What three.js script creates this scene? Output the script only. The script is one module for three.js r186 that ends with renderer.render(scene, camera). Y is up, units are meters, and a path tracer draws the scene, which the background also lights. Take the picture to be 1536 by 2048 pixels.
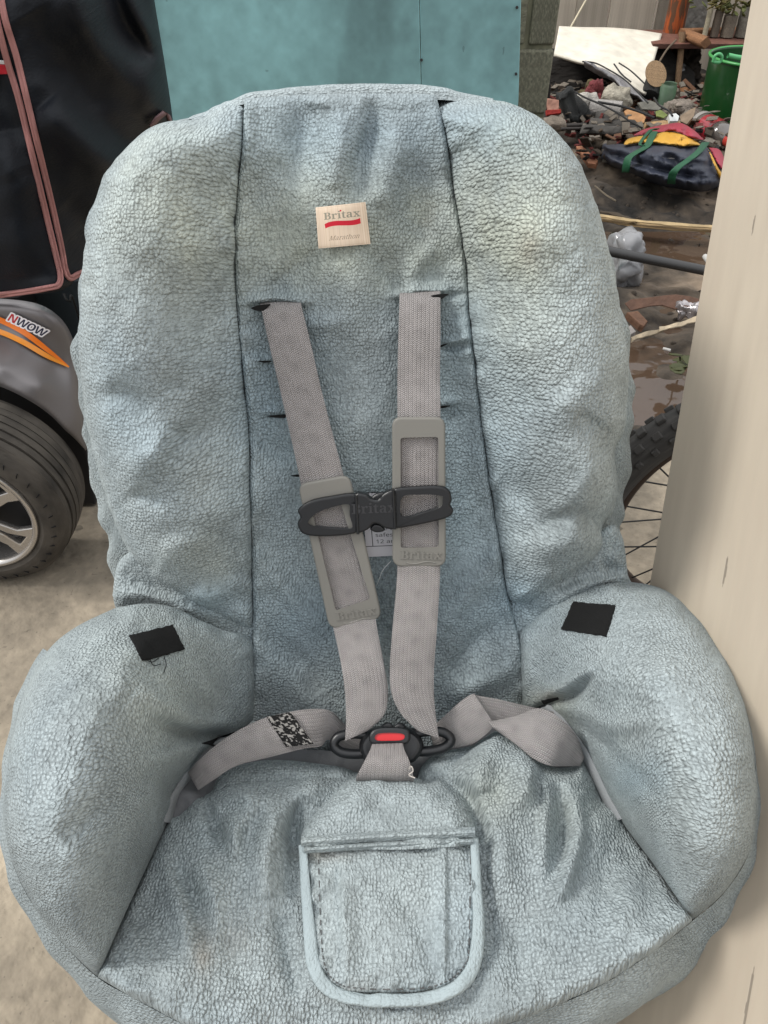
import * as THREE from 'three';
import { RoundedBoxGeometry } from 'three/addons/geometries/RoundedBoxGeometry.js';
import { TextGeometry } from 'three/addons/geometries/TextGeometry.js';
import { FontLoader } from 'three/addons/loaders/FontLoader.js';
import { mergeGeometries, toCreasedNormals } from 'three/addons/utils/BufferGeometryUtils.js';

// ---------------------------------------------------------------- camera, sky, sun, exposure
const V3 = (x, y, z) => new THREE.Vector3(x, y, z);
const scene = new THREE.Scene();
const FOC = 1541, EYE = V3(0, 0.88, 0), PITCH = THREE.MathUtils.degToRad(42), SP = Math.sin(PITCH), CP = Math.cos(PITCH);
const camera = new THREE.PerspectiveCamera(2 * Math.atan(1024 / FOC) * 180 / Math.PI, 0.75, 0.02, 60);
camera.position.copy(EYE); camera.lookAt(0, EYE.y - SP, -CP);
const renderer = new THREE.WebGLRenderer({ antialias: true });
renderer.setSize(768, 1024);
renderer.toneMapping = THREE.LinearToneMapping;
renderer.toneMappingExposure = 1.95;
renderer.shadowMap.enabled = true;
{ // overcast sky: brighter overhead, faintly brighter towards the open left
  const w = 64, h = 32, d = new Float32Array(w * h * 4);
  for (let j = 0; j < h; j++) for (let i = 0; i < w; i++) {
    const el = ((j + 0.5) / h - 0.5) * Math.PI, s = Math.max(0, Math.sin(el));
    const L = el > 0 ? 0.48 * (1 + 2 * s) / 1.6 : 0.2;
    const k = (j * w + i) * 4; d[k] = L * 0.98; d[k + 1] = L; d[k + 2] = L * 1.03; d[k + 3] = 1;
  }
  const t = new THREE.DataTexture(d, w, h, THREE.RGBAFormat, THREE.FloatType);
  t.mapping = THREE.EquirectangularReflectionMapping; t.magFilter = THREE.LinearFilter; t.minFilter = THREE.LinearFilter; t.needsUpdate = true;
  scene.background = t; scene.environment = t;
}
const sun = new THREE.DirectionalLight(new THREE.Color(1, 0.97, 0.92), 1.2);
sun.position.set(-3.1, 3.7, -0.7); sun.target.position.set(0, 0.3, -0.6);
sun.castShadow = true; sun.shadow.radius = 28; sun.shadow.mapSize.set(2048, 2048);
Object.assign(sun.shadow.camera, { left: -3, right: 3, top: 3, bottom: -3, near: 0.1, far: 14 });
scene.add(sun, sun.target);

// ---------------------------------------------------------------- helpers: places, noise, curves
const dirOf = (px, py) => { const a = (px - 768) / FOC, b = -(py - 1024) / FOC; return V3(a, b * CP - SP, -b * SP - CP); };
const BO = V3(0, 0.2, -0.44), BU = V3(1, 0, 0), BV = V3(0, 0.9063, -0.4226), BN = V3(0, 0.4226, 0.9063);   // the reclined back of the seat
const onPlane = (px, py, o, n) => { const d = dirOf(px, py); const t = o.clone().sub(EYE).dot(n) / d.dot(n); return EYE.clone().addScaledVector(d, t); };
const B = (px, py, h) => { const d = dirOf(px, py); const t = (BO.clone().sub(EYE).dot(BN) + h) / d.dot(BN); return EYE.clone().addScaledVector(d, t); };
const Y = (px, py, y = 0) => { const d = dirOf(px, py); return EYE.clone().addScaledVector(d, (y - EYE.y) / d.y); };
const F = (px, py, f) => { const d = dirOf(px, py); return EYE.clone().addScaledVector(d, -f / d.z); };

let seed = 7;
const rnd = () => { seed = (seed * 1664525 + 1013904223) >>> 0; return seed / 4294967296; };
const rr = (a, b) => a + (b - a) * rnd();
const hash = (x, y, z) => { let h = (Math.imul(x, 374761393) + Math.imul(y, 668265263) + Math.imul(z, 2147483647 ^ 1274126177)) | 0; h = Math.imul(h ^ (h >>> 13), 1274126177); return ((h ^ (h >>> 16)) >>> 0) / 4294967296; };
const sst = (t) => t * t * (3 - 2 * t), lerp = (a, b, t) => a + (b - a) * t, clamp = (x, a = 0, b = 1) => Math.min(b, Math.max(a, x));
const smooth = (a, b, x) => sst(clamp((x - a) / (b - a)));
function noise(x, y, z = 0) {
  const ix = Math.floor(x), iy = Math.floor(y), iz = Math.floor(z), u = sst(x - ix), v = sst(y - iy), w = sst(z - iz);
  const L = (k) => lerp(lerp(hash(ix, iy, iz + k), hash(ix + 1, iy, iz + k), u), lerp(hash(ix, iy + 1, iz + k), hash(ix + 1, iy + 1, iz + k), u), v);
  return lerp(L(0), L(1), w) * 2 - 1;
}
const fbm = (x, y, z = 0, o = 4) => { let s = 0, a = 0.5; for (let i = 0; i < o; i++) { s += a * noise(x, y, z); x = x * 2.03 + 11.3; y = y * 2.03 + 5.7; z = z * 2.03 + 3.1; a *= 0.5; } return s; };
// noise that repeats every n cells
const tnoise = (x, y, n, s = 0) => { const ix = Math.floor(x), iy = Math.floor(y), u = sst(x - ix), v = sst(y - iy), m = (a) => ((a % n) + n) % n; return lerp(lerp(hash(m(ix), m(iy), s), hash(m(ix + 1), m(iy), s), u), lerp(hash(m(ix), m(iy + 1), s), hash(m(ix + 1), m(iy + 1), s), u), v) * 2 - 1; };
const tfbm = (u, v, n, o = 5, s = 0) => { let r = 0, a = 0.5; for (let i = 0; i < o; i++) { r += a * tnoise(u * n, v * n, n, s + i); n *= 2; a *= 0.5; } return r; };

function sm(pts, n = 8, closed = false) {          // smooth 2-D curve through points
  if (pts.length < 3) return pts.map((p) => [...p]);
  const out = [], N = pts.length, g = (i) => closed ? pts[(i + N) % N] : pts[clamp(i, 0, N - 1)];
  for (let i = 0; i < (closed ? N : N - 1); i++) for (let k = 0; k < n; k++) {
    const t = k / n, p0 = g(i - 1), p1 = g(i), p2 = g(i + 1), p3 = g(i + 2);
    out.push([0, 1].map((c) => 0.5 * (2 * p1[c] + (p2[c] - p0[c]) * t + (2 * p0[c] - 5 * p1[c] + 4 * p2[c] - p3[c]) * t * t + (3 * p1[c] - p0[c] - 3 * p2[c] + p3[c]) * t * t * t)));
  }
  if (!closed) out.push([...pts[N - 1]]);
  return out;
}
function tps(cps) {                                // thin-plate surface through [x, y, value]
  const n = cps.length, N = n + 3, A = [], S = 0.001, phi = (r2) => r2 < 1e-12 ? 0 : 0.5 * r2 * Math.log(r2);
  for (let i = 0; i < n; i++) { const r = new Float64Array(N + 1); for (let j = 0; j < n; j++) r[j] = phi(((cps[i][0] - cps[j][0]) * S) ** 2 + ((cps[i][1] - cps[j][1]) * S) ** 2) + (i === j ? 1e-4 : 0); r[n] = 1; r[n + 1] = cps[i][0] * S; r[n + 2] = cps[i][1] * S; r[N] = cps[i][2]; A.push(r); }
  for (let k = 0; k < 3; k++) { const r = new Float64Array(N + 1); for (let j = 0; j < n; j++) r[j] = k === 0 ? 1 : cps[j][k - 1] * S; A.push(r); }
  for (let c = 0; c < N; c++) {
    let p = c; for (let r = c + 1; r < N; r++) if (Math.abs(A[r][c]) > Math.abs(A[p][c])) p = r;
    [A[c], A[p]] = [A[p], A[c]];
    for (let r = c + 1; r < N; r++) { const f = A[r][c] / A[c][c]; if (f) for (let k = c; k <= N; k++) A[r][k] -= f * A[c][k]; }
  }
  const w = new Float64Array(N);
  for (let r = N - 1; r >= 0; r--) { let s = A[r][N]; for (let k = r + 1; k < N; k++) s -= A[r][k] * w[k]; w[r] = s / A[r][r]; }
  return (x, y) => { let s = w[n] + w[n + 1] * x * S + w[n + 2] * y * S; for (let j = 0; j < n; j++) s += w[j] * phi(((x - cps[j][0]) * S) ** 2 + ((y - cps[j][1]) * S) ** 2); return s; };
}
function nearest(poly, x, y) {                     // [distance, share along, side]
  let best = 1e9, at = 0, side = 1;
  for (let i = 0; i + 1 < poly.length; i++) {
    const ax = poly[i][0], ay = poly[i][1], bx = poly[i + 1][0] - ax, by = poly[i + 1][1] - ay, q = bx * bx + by * by;
    const t = q ? clamp(((x - ax) * bx + (y - ay) * by) / q) : 0, dx = x - ax - bx * t, dy = y - ay - by * t, d = dx * dx + dy * dy;
    if (d < best) { best = d; at = (i + t) / (poly.length - 1); side = bx * dy - by * dx > 0 ? 1 : -1; }
  }
  return [Math.sqrt(best), at, side];
}
// a fold or dent: [points, height, width on one side, width on the other]
const fold = ([pts, amp, w1, w2]) => { const p = sm(pts, 5); return (x, y) => { const [d, t, s] = nearest(p, x, y), w = s > 0 ? w1 : (w2 ?? w1); if (d > 3 * w) return 0; return amp * Math.exp(-((d / w) ** 2)) * Math.sqrt(Math.max(0, Math.sin(Math.PI * clamp(t, 0.02, 0.98)))); }; };

// ---------------------------------------------------------------- helpers: building
const used = {};
const numbered = (n) => { const k = used[n] = (used[n] ?? -1) + 1; return k ? n + '_' + String(k).padStart(3, '0') : n; };
const tag = (o, label, category, group, kind) => { Object.assign(o.userData, label ? { label } : {}, category ? { category } : {}, group ? { group } : {}, kind ? { kind } : {}); return o; };
function thing(name, base, label, category, group) {
  const g = new THREE.Group(); g.name = numbered(name); g.position.copy(base); g._b = base.clone(); scene.add(g);
  return tag(g, label, category, group);
}
function part(parent, name, geo, mat, label) {
  const g = geo.clone(); g.translate(-parent._b.x, -parent._b.y, -parent._b.z);
  const m = new THREE.Mesh(g, mat); m.name = name; m.castShadow = m.receiveShadow = true; m._b = parent._b; parent.add(m);
  if (label) m.userData.label = label;
  return m;
}
function solo(name, geo, mat, label, category, group) {
  geo.computeBoundingBox(); const b = geo.boundingBox, p = V3((b.min.x + b.max.x) / 2, b.min.y, (b.min.z + b.max.z) / 2);
  geo.translate(-p.x, -p.y, -p.z);
  const m = new THREE.Mesh(geo, mat); m.name = numbered(name); m.position.copy(p); m._b = p; m.castShadow = m.receiveShadow = true; scene.add(m);
  return tag(m, label, category, group);
}
function gridGeo(rows, thick = 0, uvs = null, closed = false) {     // rows of points -> surface, or a sheet with thickness
  const R = rows.length, C = rows[0].length, pos = [], uv = [], idx = [];
  const acc = [], cum = [];
  for (let i = 0; i < R; i++) { cum[i] = [0]; for (let j = 1; j < C; j++) cum[i][j] = cum[i][j - 1] + rows[i][j].distanceTo(rows[i][j - 1]); acc[i] = i ? acc[i - 1] + rows[i][C >> 1].distanceTo(rows[i - 1][C >> 1]) : 0; }
  const nrm = (i, j) => { const a = rows[i][Math.min(C - 1, j + 1)].clone().sub(rows[i][Math.max(0, j - 1)]), b = rows[Math.min(R - 1, i + 1)][j].clone().sub(rows[Math.max(0, i - 1)][j]); return b.cross(a).normalize(); };
  const layer = (off) => { for (let i = 0; i < R; i++) for (let j = 0; j < C; j++) { const p = rows[i][j].clone(); if (off) p.addScaledVector(nrm(i, j), off); pos.push(p.x, p.y, p.z); if (uvs === '01') uv.push(j / (C - 1), 1 - i / (R - 1)); else uv.push(cum[i][j] - cum[i][C - 1] / 2, acc[i]); } };
  layer(0); const n = R * C;
  const q = (a, b, c, d) => idx.push(a, b, c, a, c, d);
  for (let i = 0; i + 1 < R; i++) for (let j = 0; j + 1 < C; j++) { const a = i * C + j; q(a, a + C, a + C + 1, a + 1); }
  if (thick) {
    layer(-thick);
    for (let i = 0; i + 1 < R; i++) for (let j = 0; j + 1 < C; j++) { const a = n + i * C + j; q(a, a + 1, a + C + 1, a + C); }
    for (let i = 0; i + 1 < R; i++) { q(i * C, n + i * C, n + (i + 1) * C, (i + 1) * C); q(i * C + C - 1, (i + 1) * C + C - 1, n + (i + 1) * C + C - 1, n + i * C + C - 1); }
    for (let j = 0; j + 1 < C; j++) { q(j, j + 1, n + j + 1, n + j); const e = (R - 1) * C; q(e + j, n + e + j, n + e + j + 1, e + j + 1); }
  }
  const g = new THREE.BufferGeometry();
  g.setAttribute('position', new THREE.Float32BufferAttribute(pos, 3)); g.setAttribute('uv', new THREE.Float32BufferAttribute(uv, 2)); g.setIndex(idx); g.computeVertexNormals();
  return g;
}
// surface through a few curves of points: n samples along, m across
function loft(curves, n, m, bend) {
  const cs = curves.map((c) => new THREE.CatmullRomCurve3(c, false, 'centripetal').getSpacedPoints(n)), rows = [];
  for (let i = 0; i <= n; i++) { const c = new THREE.CatmullRomCurve3(cs.map((k) => k[i]), false, 'centripetal'); const r = []; for (let j = 0; j <= m; j++) { const p = c.getPoint(j / m); if (bend) bend(p, i / n, j / m); r.push(p); } rows.push(r); }
  return rows;
}
const tube = (pts, r, seg = 0, rad = 7) => new THREE.TubeGeometry(new THREE.CatmullRomCurve3(pts, false, 'centripetal'), seg || pts.length * 6, r, rad, false);
const rod = (a, b, r, rad = 8) => new THREE.TubeGeometry(new THREE.LineCurve3(a, b), 1, r, rad, false);
const capped = (a, b, r, rad = 12) => { const g = new THREE.CylinderGeometry(r, r, a.distanceTo(b), rad); g.applyQuaternion(new THREE.Quaternion().setFromUnitVectors(V3(0, 1, 0), b.clone().sub(a).normalize())); const m = a.clone().add(b).multiplyScalar(0.5); g.translate(m.x, m.y, m.z); return g; };
function frameOf(o, n) { const N = n.clone().normalize(); let U = V3(1, 0, 0); if (Math.abs(N.x) > 0.9) U = V3(0, 0, -1); U.addScaledVector(N, -U.dot(N)).normalize(); const W = N.clone().cross(U); return new THREE.Matrix4().makeBasis(U, W, N).setPosition(o); }
// a plate whose front face lies in the plane (o, n), its outline seen along lines of sight and laid out in that plane
function plate(out, o, n, thick, bevel = 0.001, holes = [], seg = 2) {
  const M = frameOf(o, n), I = M.clone().invert(), to = (q) => { const p = (q.isVector3 ? q.clone() : onPlane(q[0], q[1], o, n)).applyMatrix4(I); return new THREE.Vector2(p.x, p.y); };
  const sh = new THREE.Shape(out.map(to)); for (const h of holes) sh.holes.push(new THREE.Path(h.map(to)));
  const b = Math.min(bevel, thick * 0.45), g = new THREE.ExtrudeGeometry(sh, { depth: thick - 2 * b, bevelEnabled: b > 0, bevelSize: b, bevelOffset: -b, bevelThickness: b, bevelSegments: seg, curveSegments: 6 });
  g.translate(0, 0, -thick + b); g.applyMatrix4(M); return g;
}
const box = (x, y, z, r = 0.003) => new RoundedBoxGeometry(x, y, z, 2, Math.min(r, x / 2.1, y / 2.1, z / 2.1));
const put = (g, p, rot) => { if (rot) g.applyMatrix4(new THREE.Matrix4().makeRotationFromEuler(new THREE.Euler(...rot))); g.translate(p.x, p.y, p.z); return g; };
const merge = (a) => mergeGeometries(a.map((g) => { const k = g.index ? g.toNonIndexed() : g; for (const n of Object.keys(k.attributes)) if (!['position', 'normal', 'uv'].includes(n)) k.deleteAttribute(n); return k; }));
function rough(g, amp, f) { const p = g.attributes.position, n = g.attributes.normal; for (let i = 0; i < p.count; i++) { const x = p.getX(i), y = p.getY(i), z = p.getZ(i), s = amp * fbm(x * f + 3, y * f + 7, z * f, 3); p.setXYZ(i, x + n.getX(i) * s, y + n.getY(i) * s, z + n.getZ(i) * s); } g.computeVertexNormals(); return g; }

// a sewn cloth panel: outline segments [points, edge drop, edge width], a height laid over a base surface, folds, colours
function panel({ segs, pos, step = 4, folds = [], pucker = 0.004, crumple = 0, deep = 1, jit = 0, wave = [0.001, 60], uvM, color, lift = 0 }) {
  const curves = []; let prev = null;
  segs.forEach(([p], i) => { const pts = prev ? [prev, ...p] : [...p]; if (i === segs.length - 1) pts.push(segs[0][0][0]); curves.push(sm(pts, 6)); prev = p[p.length - 1]; });
  if (jit) curves.forEach((c, k) => { if (segs[k][1] > 0.03) for (let i = 1; i + 1 < c.length; i++) { c[i][0] += jit * noise(c[i][0] / 22, c[i][1] / 22, 5); c[i][1] += jit * noise(c[i][0] / 22, c[i][1] / 22, 8); } });
  const poly = []; curves.forEach((c) => poly.push(...c.slice(0, -1)));
  let x0 = 1e9, y0 = 1e9, x1 = -1e9, y1 = -1e9; for (const [x, y] of poly) { x0 = Math.min(x0, x); x1 = Math.max(x1, x); y0 = Math.min(y0, y); y1 = Math.max(y1, y); }
  x0 -= step; y0 -= step; const nx = Math.ceil((x1 - x0) / step) + 2, ny = Math.ceil((y1 - y0) / step) + 2, fs = folds.map(([p, a, b, c]) => fold([p, a * deep, b, c]));
  const dists = (x, y) => curves.map((c) => nearest(c, x, y)[0]);
  const inside = (x, y) => { let r = false; for (let i = 0, j = poly.length - 1; i < poly.length; j = i++) { const [ax, ay] = poly[i], [bx, by] = poly[j]; if ((ay > y) !== (by > y) && x < ((bx - ax) * (y - ay)) / (by - ay) + ax) r = !r; } return r; };
  const puck = (x, y, d) => { if (!pucker) return 0; let o = 0; for (let i = 0; i < d.length; i++) if (segs[i][1] && d[i] < 80) o += pucker * Math.exp(-((d[i] / 34) ** 2)) * noise(x / 26 + i * 9, y / 26); return o; };
  const P = [], UV = [], COL = [], idx = [], I = uvM && uvM.isMatrix4 ? uvM.clone().invert() : null;
  const add = (x, y, d) => {
    let off = lift; segs.forEach(([, a, R], i) => { const s = 1 - clamp(d[i] / R); if (s > 0 && a) off -= a * (1 - Math.sqrt(Math.max(0, 1 - s * s))); });
    for (const f of fs) off += f(x, y);
    off += puck(x, y, d);
    if (crumple) off += crumple * (Math.abs(noise(x / 22, y / 16, 3)) + 0.5 * Math.abs(noise(x / 9, y / 8, 6)));
    off += wave[0] * fbm(x / wave[1], y / wave[1], lift * 100 + 1, 3);
    const p = pos(x, y, off); P.push(p.x, p.y, p.z);
    if (typeof uvM === 'function') UV.push(...uvM(p)); else { const q = I ? p.clone().applyMatrix4(I) : p; UV.push(q.x, q.y); }
    if (color) COL.push(...color(x, y, p));
    return P.length / 3 - 1;
  };
  const offAt = (x, y) => { const d = dists(x, y); let off = lift; segs.forEach(([, a, R], i) => { const s = 1 - clamp(d[i] / R); if (s > 0 && a) off -= a * (1 - Math.sqrt(Math.max(0, 1 - s * s))); }); for (const f of fs) off += f(x, y); off += puck(x, y, d); return off + wave[0] * fbm(x / wave[1], y / wave[1], lift * 100 + 1, 3); };
  const sd = new Float32Array(nx * ny), id = new Int32Array(nx * ny).fill(-1), at = (i, j) => [x0 + i * step, y0 + j * step];
  for (let j = 0; j < ny; j++) for (let i = 0; i < nx; i++) { const [x, y] = at(i, j), d = dists(x, y), m = Math.min(...d), ins = inside(x, y); sd[j * nx + i] = ins ? m : -m; if (ins) id[j * nx + i] = add(x, y, d); }
  const cut = new Map();
  const edge = (a, b) => { const k = a < b ? a * 1e7 + b : b * 1e7 + a; if (!cut.has(k)) { const t = sd[a] / (sd[a] - sd[b]), A = at(a % nx, (a / nx) | 0), C = at(b % nx, (b / nx) | 0), x = lerp(A[0], C[0], t), y = lerp(A[1], C[1], t); cut.set(k, add(x, y, dists(x, y))); } return cut.get(k); };
  const tri = (v) => { const o = []; for (let k = 0; k < 3; k++) { const a = v[k], b = v[(k + 1) % 3]; if (sd[a] > 0) o.push(id[a]); if (sd[a] > 0 !== sd[b] > 0) o.push(sd[a] > 0 ? edge(a, b) : edge(b, a)); } for (let k = 1; k + 1 < o.length; k++) idx.push(o[0], o[k], o[k + 1]); };
  for (let j = 0; j + 1 < ny; j++) for (let i = 0; i + 1 < nx; i++) { const a = j * nx + i; if (Math.max(sd[a], sd[a + 1], sd[a + nx], sd[a + nx + 1]) <= 0) continue; if ((i + j) & 1) { tri([a, a + nx, a + 1]); tri([a + 1, a + nx, a + nx + 1]); } else { tri([a, a + nx, a + nx + 1]); tri([a, a + nx + 1, a + 1]); } }
  const g = new THREE.BufferGeometry();
  g.setAttribute('position', new THREE.Float32BufferAttribute(P, 3)); g.setAttribute('uv', new THREE.Float32BufferAttribute(UV, 2));
  if (color) g.setAttribute('color', new THREE.Float32BufferAttribute(COL, 3));
  g.setIndex(idx); g.computeVertexNormals(); g.offAt = offAt; return g;
}

// ---------------------------------------------------------------- textures and materials
function tex(n, f, srgb, rep = 1, ch = 1) {
  const d = new Uint8Array(n * n * 4);
  for (let j = 0; j < n; j++) for (let i = 0; i < n; i++) { const c = f((i + 0.5) / n, (j + 0.5) / n), k = (j * n + i) * 4; if (typeof c === 'number') d[k] = d[k + 1] = d[k + 2] = clamp(c) * 255; else { d[k] = clamp(c[0]) * 255; d[k + 1] = clamp(c[1]) * 255; d[k + 2] = clamp(c[2]) * 255; } d[k + 3] = 255; }
  const t = new THREE.DataTexture(d, n, n); t.wrapS = t.wrapT = THREE.RepeatWrapping; t.magFilter = THREE.LinearFilter; t.minFilter = THREE.LinearMipmapLinearFilter; if (srgb) t.colorSpace = THREE.SRGBColorSpace; t.repeat.set(rep, rep); t.needsUpdate = true; return t;
}
function canvasTex(w, h, draw) { const c = document.createElement('canvas'); c.width = w; c.height = h; draw(c.getContext('2d'), w, h); const t = new THREE.CanvasTexture(c); t.colorSpace = THREE.SRGBColorSpace; t.anisotropy = 8; return t; }
const std = (o) => new THREE.MeshStandardMaterial({ side: THREE.DoubleSide, roughness: 0.8, ...o });
const phy = (o) => new THREE.MeshPhysicalMaterial({ side: THREE.DoubleSide, roughness: 0.8, ...o });
const rgb = (r, g, b) => new THREE.Color().setRGB(r, g, b);
const hex = (h) => new THREE.Color(h);

// pebbled velour: rows of small soft lumps about 5 mm across, the nap brushed to and fro
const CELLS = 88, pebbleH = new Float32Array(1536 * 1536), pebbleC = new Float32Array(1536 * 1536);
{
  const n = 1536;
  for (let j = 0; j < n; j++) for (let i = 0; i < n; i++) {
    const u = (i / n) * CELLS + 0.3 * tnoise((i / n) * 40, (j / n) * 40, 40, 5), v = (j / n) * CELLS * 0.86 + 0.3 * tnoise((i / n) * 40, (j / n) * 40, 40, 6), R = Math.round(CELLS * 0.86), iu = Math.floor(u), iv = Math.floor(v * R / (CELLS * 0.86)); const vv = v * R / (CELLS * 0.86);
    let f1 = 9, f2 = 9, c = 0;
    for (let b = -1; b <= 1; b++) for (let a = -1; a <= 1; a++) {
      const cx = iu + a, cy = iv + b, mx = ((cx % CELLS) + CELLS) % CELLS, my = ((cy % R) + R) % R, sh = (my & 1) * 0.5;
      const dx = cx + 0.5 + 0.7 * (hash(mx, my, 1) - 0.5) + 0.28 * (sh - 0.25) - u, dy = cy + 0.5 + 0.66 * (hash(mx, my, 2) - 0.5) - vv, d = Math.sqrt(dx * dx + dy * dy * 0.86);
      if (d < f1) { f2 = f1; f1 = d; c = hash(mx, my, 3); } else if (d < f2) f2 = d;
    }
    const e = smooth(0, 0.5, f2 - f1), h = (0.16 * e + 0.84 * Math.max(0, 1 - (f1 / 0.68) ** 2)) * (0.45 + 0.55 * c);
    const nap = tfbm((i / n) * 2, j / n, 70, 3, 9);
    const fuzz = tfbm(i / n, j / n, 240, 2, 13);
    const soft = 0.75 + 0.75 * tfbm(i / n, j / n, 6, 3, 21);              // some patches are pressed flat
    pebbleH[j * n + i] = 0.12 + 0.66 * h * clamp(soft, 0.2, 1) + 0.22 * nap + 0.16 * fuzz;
    pebbleC[j * n + i] = 0.66 + 0.08 * (c - 0.5) + 0.42 * h * clamp(soft, 0.3, 1) + 0.20 * nap + 0.16 * fuzz;  // lump tops lightened, gaps darkened: shade between lumps put into the colour
  }
}
const fabBump = tex(1536, (u, v) => pebbleH[Math.floor(v * 1536) * 1536 + Math.floor(u * 1536)], false, 1 / 0.235);
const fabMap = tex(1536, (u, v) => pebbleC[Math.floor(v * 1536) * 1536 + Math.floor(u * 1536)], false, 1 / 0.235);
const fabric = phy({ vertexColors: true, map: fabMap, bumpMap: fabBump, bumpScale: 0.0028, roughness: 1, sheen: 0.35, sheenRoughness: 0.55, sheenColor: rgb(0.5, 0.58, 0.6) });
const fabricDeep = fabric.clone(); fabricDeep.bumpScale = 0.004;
const lining = std({ color: rgb(0.12, 0.122, 0.128), roughness: 0.75, bumpMap: tex(256, (u, v) => 0.5 + 0.5 * tfbm(u, v, 40, 3, 2), false, 1 / 0.06), bumpScale: 0.0004 });  // colour taken darker so the gaps it fills look deep in shade
// webbing: a herringbone of small slanted stitches
const weave = (u, v) => { const x = u * 24, y = v * 24, c = Math.floor(x), s = (c & 1 ? 1 : -1), p = y + s * (x - c) * 0.8 + (c & 1) * 0.5, e = Math.abs((p - Math.floor(p)) - 0.5) * 2, side = Math.abs((x - c) - 0.5) * 2; return (1 - e * e) * (1 - 0.6 * side ** 4); };
const webBump = tex(512, weave, false, 1 / 0.042), webMap = tex(512, (u, v) => 0.68 + 0.3 * weave(u, v) + 0.22 * tfbm(u, v, 4, 4, 4), false, 1 / 0.042);
const web = std({ color: rgb(0.48, 0.445, 0.435), map: webMap, bumpMap: webBump, bumpScale: 0.0014, roughness: 0.72 });
const rubber = std({ color: rgb(0.20, 0.192, 0.172), roughness: 0.55 });
const blackPlastic = std({ color: rgb(0.009, 0.0095, 0.011), roughness: 0.36 });
const velcro = std({ color: rgb(1, 1, 1), map: tex(256, (u, v) => { const k = tfbm(u, v, 40, 3, 300), w = tnoise(u * 60, v * 60, 60, 301) > 0.86 ? 0.16 : 0; return 0.012 + 0.02 * k + w * 0.45; }, true, 1 / 0.03), roughness: 1, bumpMap: tex(256, (u, v) => 0.5 + 0.5 * tfbm(u, v, 64, 2, 3), false, 1 / 0.02), bumpScale: 0.001 });
const shellPlastic = std({ color: rgb(0.06, 0.065, 0.07), roughness: 0.6 });
const font = await new FontLoader().loadAsync('fonts/droid/droid_serif_bold.typeface.json');

// ---------------------------------------------------------------- the setting: floor slab, dirt yard
const concreteMap = tex(1024, (u, v) => { const a = tfbm(u, v, 4, 7, 1), b = tfbm(u, v, 12, 5, 8), sp = tnoise(u * 260, v * 260, 260, 30) > 0.9 ? -0.10 : 0; const cr = Math.abs(tfbm(u, v, 3, 5, 66)), k = 0.50 + 0.20 * a + 0.13 * b + 0.06 * tfbm(u, v, 90, 3, 17) + sp - (cr < 0.012 ? 0.12 : 0); return [k * 1.03, k * 0.95, k * 0.83]; }, true, 1 / 0.9);
const concrete = std({ map: concreteMap, bumpMap: tex(1024, (u, v) => 0.5 + 0.25 * tfbm(u, v, 8, 7, 14) + 0.3 * tfbm(u, v, 70, 4, 15), false, 1 / 0.9), bumpScale: 0.006, roughness: 0.92 });
{
  const sh = new THREE.Shape([[-6, 3], [6, 3], [6, -1.13], [0.34, -1.15], [0.3, -2.72], [-6, -2.72]].map(([x, z]) => new THREE.Vector2(x, -z)));
  const g = new THREE.ExtrudeGeometry(sh, { depth: 0.08, bevelEnabled: false }); g.rotateX(-Math.PI / 2); g.translate(0, -0.08, 0);
  const m = new THREE.Mesh(g, concrete); m.name = 'floor'; m.receiveShadow = m.castShadow = true; tag(m, 'worn tan concrete slab under the seat and the tricycle', null, null, 'structure'); scene.add(m);
}
const dirtMap = tex(1024, (u, v) => { const a = tfbm(u, v, 5, 7, 41), b = tfbm(u, v, 26, 5, 42); const k = 0.28 + 0.24 * a + 0.18 * b; return [k * 1.06, k * 0.93, k * 0.79]; }, true, 1 / 1.1);
const dirt = std({ map: dirtMap, bumpMap: tex(1024, (u, v) => 0.5 + 0.5 * tfbm(u, v, 14, 6, 44), false, 1 / 1.1), bumpScale: 0.02, roughness: 0.95 });
const groundY = (x, z) => -0.055 + 0.05 * fbm(x * 1.7 + 4, z * 1.7 + 2, 0, 4) + 0.034 * fbm(x * 11, z * 11, 3, 4) - 0.03 * Math.exp(-(((x - 0.62) / 0.25) ** 2) - (((z + 1.55) / 0.22) ** 2));
{
  const rows = []; for (let i = 0; i <= 340; i++) { const r = [], z = -5.1 + i * 0.0125; for (let j = 0; j <= 300; j++) { const x = -1.4 + j * 0.0125; r.push(V3(x, groundY(x, z), z)); } rows.push(r); }
  const g = gridGeo(rows); const p = g.attributes.position, uv = g.attributes.uv; for (let i = 0; i < p.count; i++) uv.setXY(i, p.getX(i), p.getZ(i));
  const m = new THREE.Mesh(g, dirt); m.name = 'ground'; m.receiveShadow = m.castShadow = true; tag(m, 'bare brown earth of the littered yard', null, null, 'structure'); scene.add(m);
  const far = new THREE.Mesh(new THREE.PlaneGeometry(60, 60).rotateX(-Math.PI / 2), dirt); far.position.y = -0.16; far.name = 'ground_001'; tag(far, 'flat earth beyond the yard', null, null, 'structure'); scene.add(far);
}

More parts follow.
